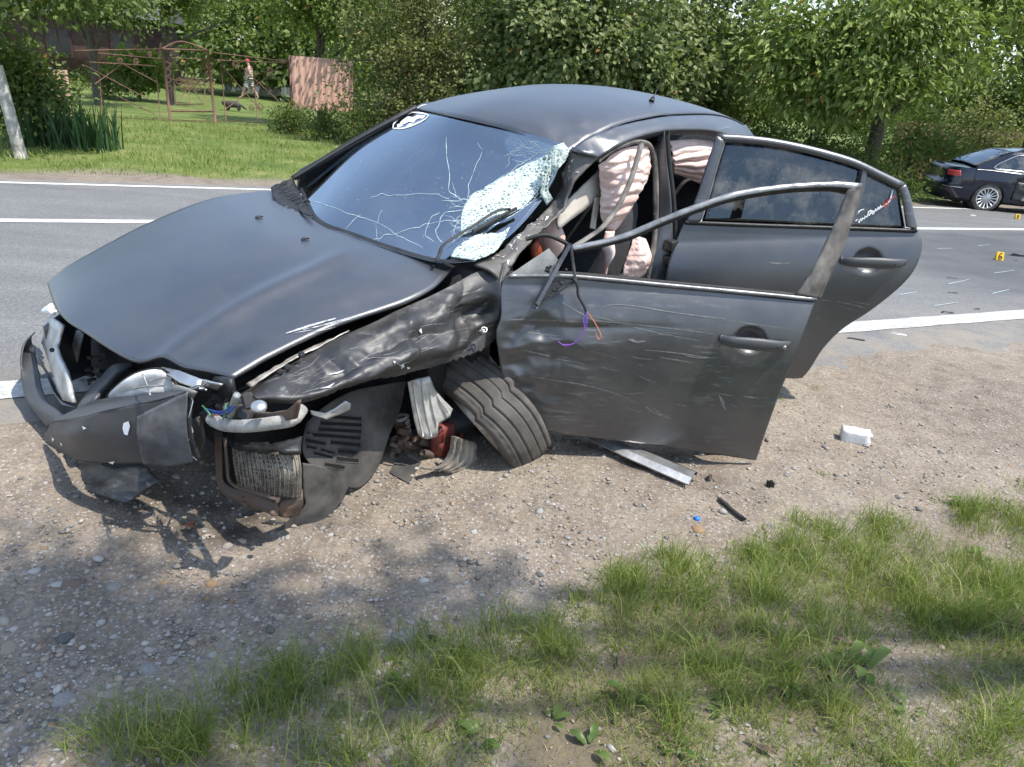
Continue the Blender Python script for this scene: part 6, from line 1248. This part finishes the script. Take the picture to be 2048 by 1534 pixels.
def shard(name,u,v,size,mat,label,flat=.35,seed=0,lift=0,cat='debris',elong=1.0,rz=0,group=None):
    p=gpt(u,v); r=np.random.default_rng(seed+int(u)); n=7; th=np.sort(r.uniform(0,2*math.pi,n)); rad=r.uniform(.55,1.1,n)*size/2
    poly=np.stack([rad*np.cos(th)*elong,rad*np.sin(th),np.zeros(n)],1); top=poly*.75+A(0,0,size*flat)+r.normal(0,size*.06,(n,3))
    o=MB().add(np.vstack([poly,top]),[tuple(range(n))[::-1],tuple(range(n,2*n))]+[(i,(i+1)%n,n+(i+1)%n,n+i) for i in range(n)]).build(name,mat,None,smooth=False,label=label,cat=cat,group=group)
    s_,t_=st(p[0],p[1]); o.location=(p[0],p[1],p[2]+(.012 if s_>0 else -.004)+lift); o.rotation_euler=(0,0,rz); return o
for i,(u,v,sz,lab) in enumerate(((1710,682,.07,'black plastic sliver on asphalt just right of the rear door'),(1797,671,.06,'grey plastic sliver beside the white edge line'),(1903,559,.06,'dark splinter beside the upper chalk mark'),(1906,588,.06,'shiny dark fragment below the chalk marks'),(1893,629,.07,'black fragment next to the edge line'),(1952,621,.05,'small dark fragment right of the black fragment by the line'),(2040,515,.16,'long black trim piece beside the marker reading 6'),(2027,523,.05,'small black chip below the long black trim piece'),(1945,432,.10,'pale fragment on the lane behind marker 8'))):
    shard('plastic_fragment',u,v,sz,'black_plastic' if i not in (1,8) else 'grey_bracket',lab,.12,i,cat='fragment',elong=2.4,rz=rng.uniform(-.5,.5),group='car fragments scattered on the asphalt')
# ================================================================== things lying on the gravel
g0=lambda u,v: gpt(u,v)
def zg(p): return float(Zat(np.array([p[0]]),np.array([p[1]]))[0])
# side skirt strip
a,b_=g0(1140,872),g0(1386,962); a[2]=zg(a)+.05; b_[2]=zg(b_)+.012; d=(b_-a)/np.linalg.norm(b_-a); sdv=np.cross(d,A(0,0,1)); sdv/=np.linalg.norm(sdv)
prof=[(-.050,.0),(-.052,.014),(-.018,.030),(-.006,.034),(.040,.030),(.070,.012),(.066,.004),(.0,.026)]
xs_=np.linspace(0,1,24); G=np.array([[a+(b_-a)*x+sdv*q*(.55+.45*min(1,x*2))+A(0,0,z_*(.7+.3*x)) for q,z_ in prof] for x in xs_])
ctrs=[G[:,0:3],G[:,2:7]]; near=0 if project(G[12,1])[0]<project(G[12,5])[0] else 1
sk_=empty('side_skirt',(a[0],a[1],a[2]),label='torn off grey side skirt lying under the front door',cat='car trim')
for kk,gg in enumerate(ctrs): MB().grid(gg-a).build('skirt_face' if kk==near else 'skirt_top','silver_metal' if kk==near else 'black_plastic',sk_,thick=.004,off=0,smooth=False)
# white broken brick
p=g0(1708,884); r=np.random.default_rng(5); bm=bmesh.new(); bmesh.ops.create_cube(bm,size=1); bmesh.ops.subdivide_edges(bm,edges=bm.edges[:],cuts=4,use_grid_fill=True)
for v_ in bm.verts:
    n_=mnoise.noise(v_.co*4.1); v_.co.x*=.135; v_.co.y*=.07; v_.co.z*=.062
    if v_.co.x>.03: v_.co.x-= .02*max(0,mnoise.noise(v_.co*30+Vector((3,1,2))))+.01*abs(n_); v_.co.z*=1-.2*max(0,n_)
    v_.co+=Vector((mnoise.noise(v_.co*40),mnoise.noise(v_.co*40+Vector((5,0,0))),mnoise.noise(v_.co*40+Vector((0,5,0)))))*.004
me=bpy.data.meshes.new('white_brick'); bm.to_mesh(me); bm.free(); me.shade_smooth(); me.materials.append(M['brick_white']); o=bpy.data.objects.new('white_brick',me); COL.objects.link(o); o.location=(p[0],p[1],zg(p)+.028); o.rotation_euler=(0,.02,math.radians(-14)); setp(o,label='white broken brick on the gravel right of the open doors',cat='brick')
mobj('brick_top','' and 0 or np.zeros((0,3)),[],None) if 0 else None
# black rubber strip, cap, shards, plastic pad
a,b_=g0(1438,996),g0(1490,1038); d=b_-a; n_=np.cross(d/np.linalg.norm(d),A(0,0,1))*.012; za=zg(a); P=[a,a*.5+b_*.5+n_*.3,b_]; P=[A(q[0],q[1],zg(q)+.008) for q in P]
MB().tube(spline(np.array(P),10),.011,6,ell=.5).build('rubber_strip','black_rubber',None,label='short black rubber strip on the gravel below the door corner',cat='strip')
p=g0(1394,1038); o=MB().lathe([(.001,.012),(.008,.011),(.013,.006),(.013,0)],A(0,0,0),A(.2,.1,1),14).build('bottle_cap','blue_cap',None,label='bright blue plastic cap on the gravel beside the rubber strip',cat='cap'); o.location=(p[0],p[1],zg(p)+.002)
shard('plastic_shard',863,1284,.05,'black_plastic','glossy black plastic shard beside the flat grey stone',.3,3,cat='shard',elong=1.3); shard('plastic_shard',858,1270,.025,'black_plastic','tiny black chip behind the glossy black shard',.3,4,cat='shard')
shard('dark_lump',1538,970,.045,'black_rubber','small dark lump on gravel right of the rubber strip',.5,5,cat='lump'); shard('dark_lump',1418,955,.03,'rusty_metal','small brown lump near the tip of the side skirt',.5,6,cat='lump')
P=np.array([g0(u,v) for u,v in ((799,912),(842,924),(819,965),(778,945))]); P=np.array([A(q[0],q[1],zg(q)+.004+.012*(i==0)) for i,q in enumerate(P)]); mobj('rubber_pad',P,[(0,1,2,3)],'dusty_plastic',None,smooth=False,thick=.006,off=1,label='square grey rubber pad on the ground by the broken rim',cat='pad')
shard('white_litter',510,1132+700-700,.02,'paint_white_mark','tiny white paper scrap on gravel',.1,9,cat='scrap') if 0 else None
# stones
def stone_mesh(i,sub=2):
    bm=bmesh.new(); bmesh.ops.create_icosphere(bm,subdivisions=sub,radius=1); r=np.random.default_rng(i+40); sc=A(1,r.uniform(.6,.95),r.uniform(.35,.6))
    for v_ in bm.verts: f=1+.25*mnoise.noise(v_.co*1.3+Vector((i*3.3,0,0)))+.10*mnoise.noise(v_.co*3.3+Vector((i,5,0))); v_.co=Vector((v_.co.x*sc[0]*f,v_.co.y*sc[1]*f,v_.co.z*sc[2]*f))
    me=bpy.data.meshes.new('stone'); bm.to_mesh(me); bm.free(); me.shade_smooth(); return me
stone_cols={'grey':((.29,.28,.265),(.18,.17,.16)),'tan':((.33,.275,.21),(.23,.185,.14)),'orange':((.33,.21,.11),(.25,.165,.095)),'white':((.44,.42,.385),(.32,.30,.275)),'brown':((.20,.15,.115),(.12,.09,.075)),'dark':((.13,.125,.12),(.07,.07,.07)),'red':((.30,.10,.06),(.2,.08,.05))}
for c_,(c1,c2) in stone_cols.items(): simple('stone_'+c_,c1,.85,var=.2,sc=9,col2=c2,bs=.5)
SM=[stone_mesh(i) for i in range(6)]
def stone(u,v,wpx,col,label,group=None,seed=0,sink=.35):
    p=g0(u,v); dep=(p-EYE)@FW; r=wpx/2*dep/F_PX; o=bpy.data.objects.new('stone',SM[seed%6].copy() if 0 else SM[seed%6]); COL.objects.link(o)
    o.location=(p[0],p[1],zg(p)-r*.10); o.scale=(r,r,r*.85); o.rotation_euler=(0,0,(seed*1.7)%6.28)
    while len(o.material_slots)<1: o.data.materials.append(M['stone_grey'])
    o.material_slots[0].link='OBJECT'; o.material_slots[0].material=M['stone_'+col]; return setp(o,label=label,cat='stone',group=group)
for i,(u,v,w_,c_,lab) in enumerate((
 (809,1279,58,'grey','large flat grey stone left of the black plastic shard'),(125,1392,48,'grey','rough grey stone near the lower left corner'),(222,1384,42,'tan','tan stone right of the rough grey stone at lower left'),(15,1293,46,'tan','flat tan stone at the left edge'),(144,1167,50,'brown','broad brownish stone on the left gravel'),(728,1114,36,'tan','oval tan stone below the torn liner flap'),(238,1102,30,'tan','pale oval stone in front of the bumper'),(423,1159,26,'orange','orange pebble right of another orange pebble'),(328,1155,18,'orange','small orange pebble left of the larger one'),(484,1315,34,'tan','tan stone in the middle of the shaded gravel'),(542,1330,20,'white','white pebble right of the tan stone in shaded gravel'),(296,1336,44,'grey','flat grey-brown stone at lower left in the shade'),(129,1270,36,'dark','dark stone at the left in shaded gravel'),(113,1170,26,'white','whitish stone beside the broad brownish stone'),(226,1168,34,'grey','grey stone right of the broad brownish stone'),(35,1442,26,'tan','tan stone in the lower left corner'),(12,1458,20,'white','white stone at the extreme lower left corner'),(70,1143,24,'white','whitish pebble near the left edge'),(930,1235,18,'white','round white pebble above the tall grass tuft'),(790,1248,18,'tan','tan pebble behind the flat grey stone'),(753,1294,20,'white','white pebble left of the flat grey stone'),(917,1301,14,'grey','grey pebble at the edge of the grass'),(879,1094,22,'tan','tan pebble on the sunlit gravel in the middle'),(948,1062,16,'white','bright white pebble on the sunlit gravel'),(1330,1101,24,'grey','pale grey stone by the grass in the right gravel'),(1396,1058,30,'orange','flat orange-tan stone below the blue cap'),(1543,1046,20,'grey','grey pebble between rubber strip and grass'),(378,1020+18,26,'red','reddish stone by the oil stain'),(455,1084,16,'red','brick-red chip below the radiator'),(595,1275,12,'red','small red pebble in the shaded gravel'),(578,1278,12,'white','small white pebble beside the red one'),(1078,1148,16,'dark','dark pebble in the dappled gravel'))):
    stone(u,v,w_,c_,lab,None,i)
for i in range(150):
    pc=['grey','tan','brown','white','grey','tan','dark','orange'][i%8]
    for _ in range(30):
        u=rng.uniform(0,1700); v=rng.uniform(960,1500); p=g0(u,v)
        if float(grass_mask(p[0],p[1]))<-.03: break
    stone(u,v,rng.uniform(8,19)*(.6+.5*(v-900)/600),pc,f'small rounded {pc} pebble among others in the gravel shoulder',f'{pc} pebbles of the gravel shoulder',i)
# fine gravel
def gravel(n):
    ico=bmesh.new(); bmesh.ops.create_icosphere(ico,subdivisions=1,radius=1); iv=np.array([v_.co[:] for v_ in ico.verts]); itri=np.array([[v_.index for v_ in f.verts] for f in ico.faces]); ico.free()
    P=[]
    while len(P)<n:
        u=rng.uniform(-30,2080,4000); v=rng.uniform(770,1534,4000); d=rays(np.stack([u,v],1)); k=-EYE[2]/d[:,2]; p=EYE+d*k[:,None]; g=grass_mask(p[:,0],p[:,1]); s_,t_=st(p[:,0],p[:,1]); ok=((g<.05)|(rng.random(4000)<.12))&(s_<-.35); P+=p[ok].tolist()
    P=np.array(P[:n]); P[:,2]=Zat(P[:,0],P[:,1]); r=np.exp(rng.normal(-5.45,.52,n)); r=np.minimum(r,.018); sc=np.stack([r*rng.uniform(.8,1.3,n),r*rng.uniform(.7,1.1,n),r*rng.uniform(.4,.7,n)],1)
    th=rng.uniform(0,6.28,n); c,s=np.cos(th),np.sin(th); V=iv[None]*sc[:,None]*(1+.25*rng.normal(size=(n,12,1)).clip(-1,1)); X_=V[...,0]*c[:,None]-V[...,1]*s[:,None]; Y_=V[...,0]*s[:,None]+V[...,1]*c[:,None]; V=np.stack([X_,Y_,V[...,2]],-1)+P[:,None]; V[...,2]+=(r*.10)[:,None]
    me=bpy.data.meshes.new('gravel'); m=len(itri); me.vertices.add(n*12); me.vertices.foreach_set('co',V.reshape(-1).astype(np.float32)); tri=(itri[None]+np.arange(n)[:,None,None]*12).reshape(-1); me.loops.add(len(tri)); me.loops.foreach_set('vertex_index',tri.astype(np.int32)); me.polygons.add(n*m); me.polygons.foreach_set('loop_start',np.arange(0,len(tri),3,dtype=np.int32)); me.update(calc_edges=True)
    a=me.attributes.new('tint','FLOAT','POINT'); a.data.foreach_set('value',np.repeat(rng.random(n),12).astype(np.float32)); me.shade_smooth()
    m_,nt,b=nodes('gravel_stone'); at=N(nt,'ShaderNodeAttribute',attribute_name='tint').outputs['Fac']; nt.links.new(ramp(nt,at,[(0,(.13,.12,.11)),(.25,(.25,.22,.19)),(.5,(.33,.27,.20)),(.72,(.30,.285,.27)),(.88,(.36,.33,.29)),(.96,(.44,.41,.37)),(1,(.30,.18,.09))]),b.inputs['Base Color']); b.inputs['Roughness'].default_value=.9
    me.materials.append(m_); o=bpy.data.objects.new('gravel',me); COL.objects.link(o); setp(o,kind='stuff',label='fine gravel strewn over the shoulder soil')
gravel(8000)
# fallen leaves and scraps in the grass: a few dry leaves
for i,(u,v,lf_) in enumerate(((1690,1292,'right of the large plantain'),(1240,1318,'on bare soil in the middle'),(1520,1500,'at the bottom edge right of centre'),(870,1460,'at the bottom left of centre'),(300,1520,'in the lower left corner'))):
    p=g0(u,v); G=np.array([[(.02*(a-2),.009*(b_-1)*math.sin(math.pi*(a+.5)/5),.004*abs(b_-1)+.003*math.sin(a*2)) for b_ in range(3)] for a in range(5)]); o=MB().grid(G).build('dry_leaf','rusty_metal',None,label='curled dry brown leaf in the grass '+lf_,cat='leaf',group='dry leaves in the grass',thick=.001); o.location=(p[0],p[1],zg(p)+.012); o.rotation_euler=(.2,.1,i*1.3)
# roadside tree behind the photographer's right shoulder: its crown dapples the near gravel
T=empty('roadside_tree',(7.4,1.2,0),label='roadside tree whose shade dapples the near gravel, outside the picture',cat='tree')
sdn=np.array(sd); specs=[]; ro3=A(7.4,1.2,0)
for (u,v,rx,ry,h_,ncl) in ((230,1300,.60,.20,8.6,26),(60,1220,.40,.18,8.2,15),(940,1175,.34,.12,8.4,7),(330,1440,.7,.18,8.0,14)):
    p=gpt(u,v)+sdn*(h_/sdn[2]); specs.append((tuple((p-ro3).tolist()),(rx,ry,.45),ncl,26,.12))
trunk(T,[A(0,0,-.1),A(-.1,.2,2.5),A(-.5,.8,6.0)],.2,.11)
for sp in specs[:4]: trunk(T,[A(-.4,.6,5.0),A(sp[0][0]*.5,sp[0][1]*.5,7.2),A(*sp[0])],.06,.015,name='limb')
foliage('crown',T,specs+[((.6,-.6,8.6),(1.3,1.0,1.1),70,30,.2)],'leaf_walnut',.12,.5,.4)
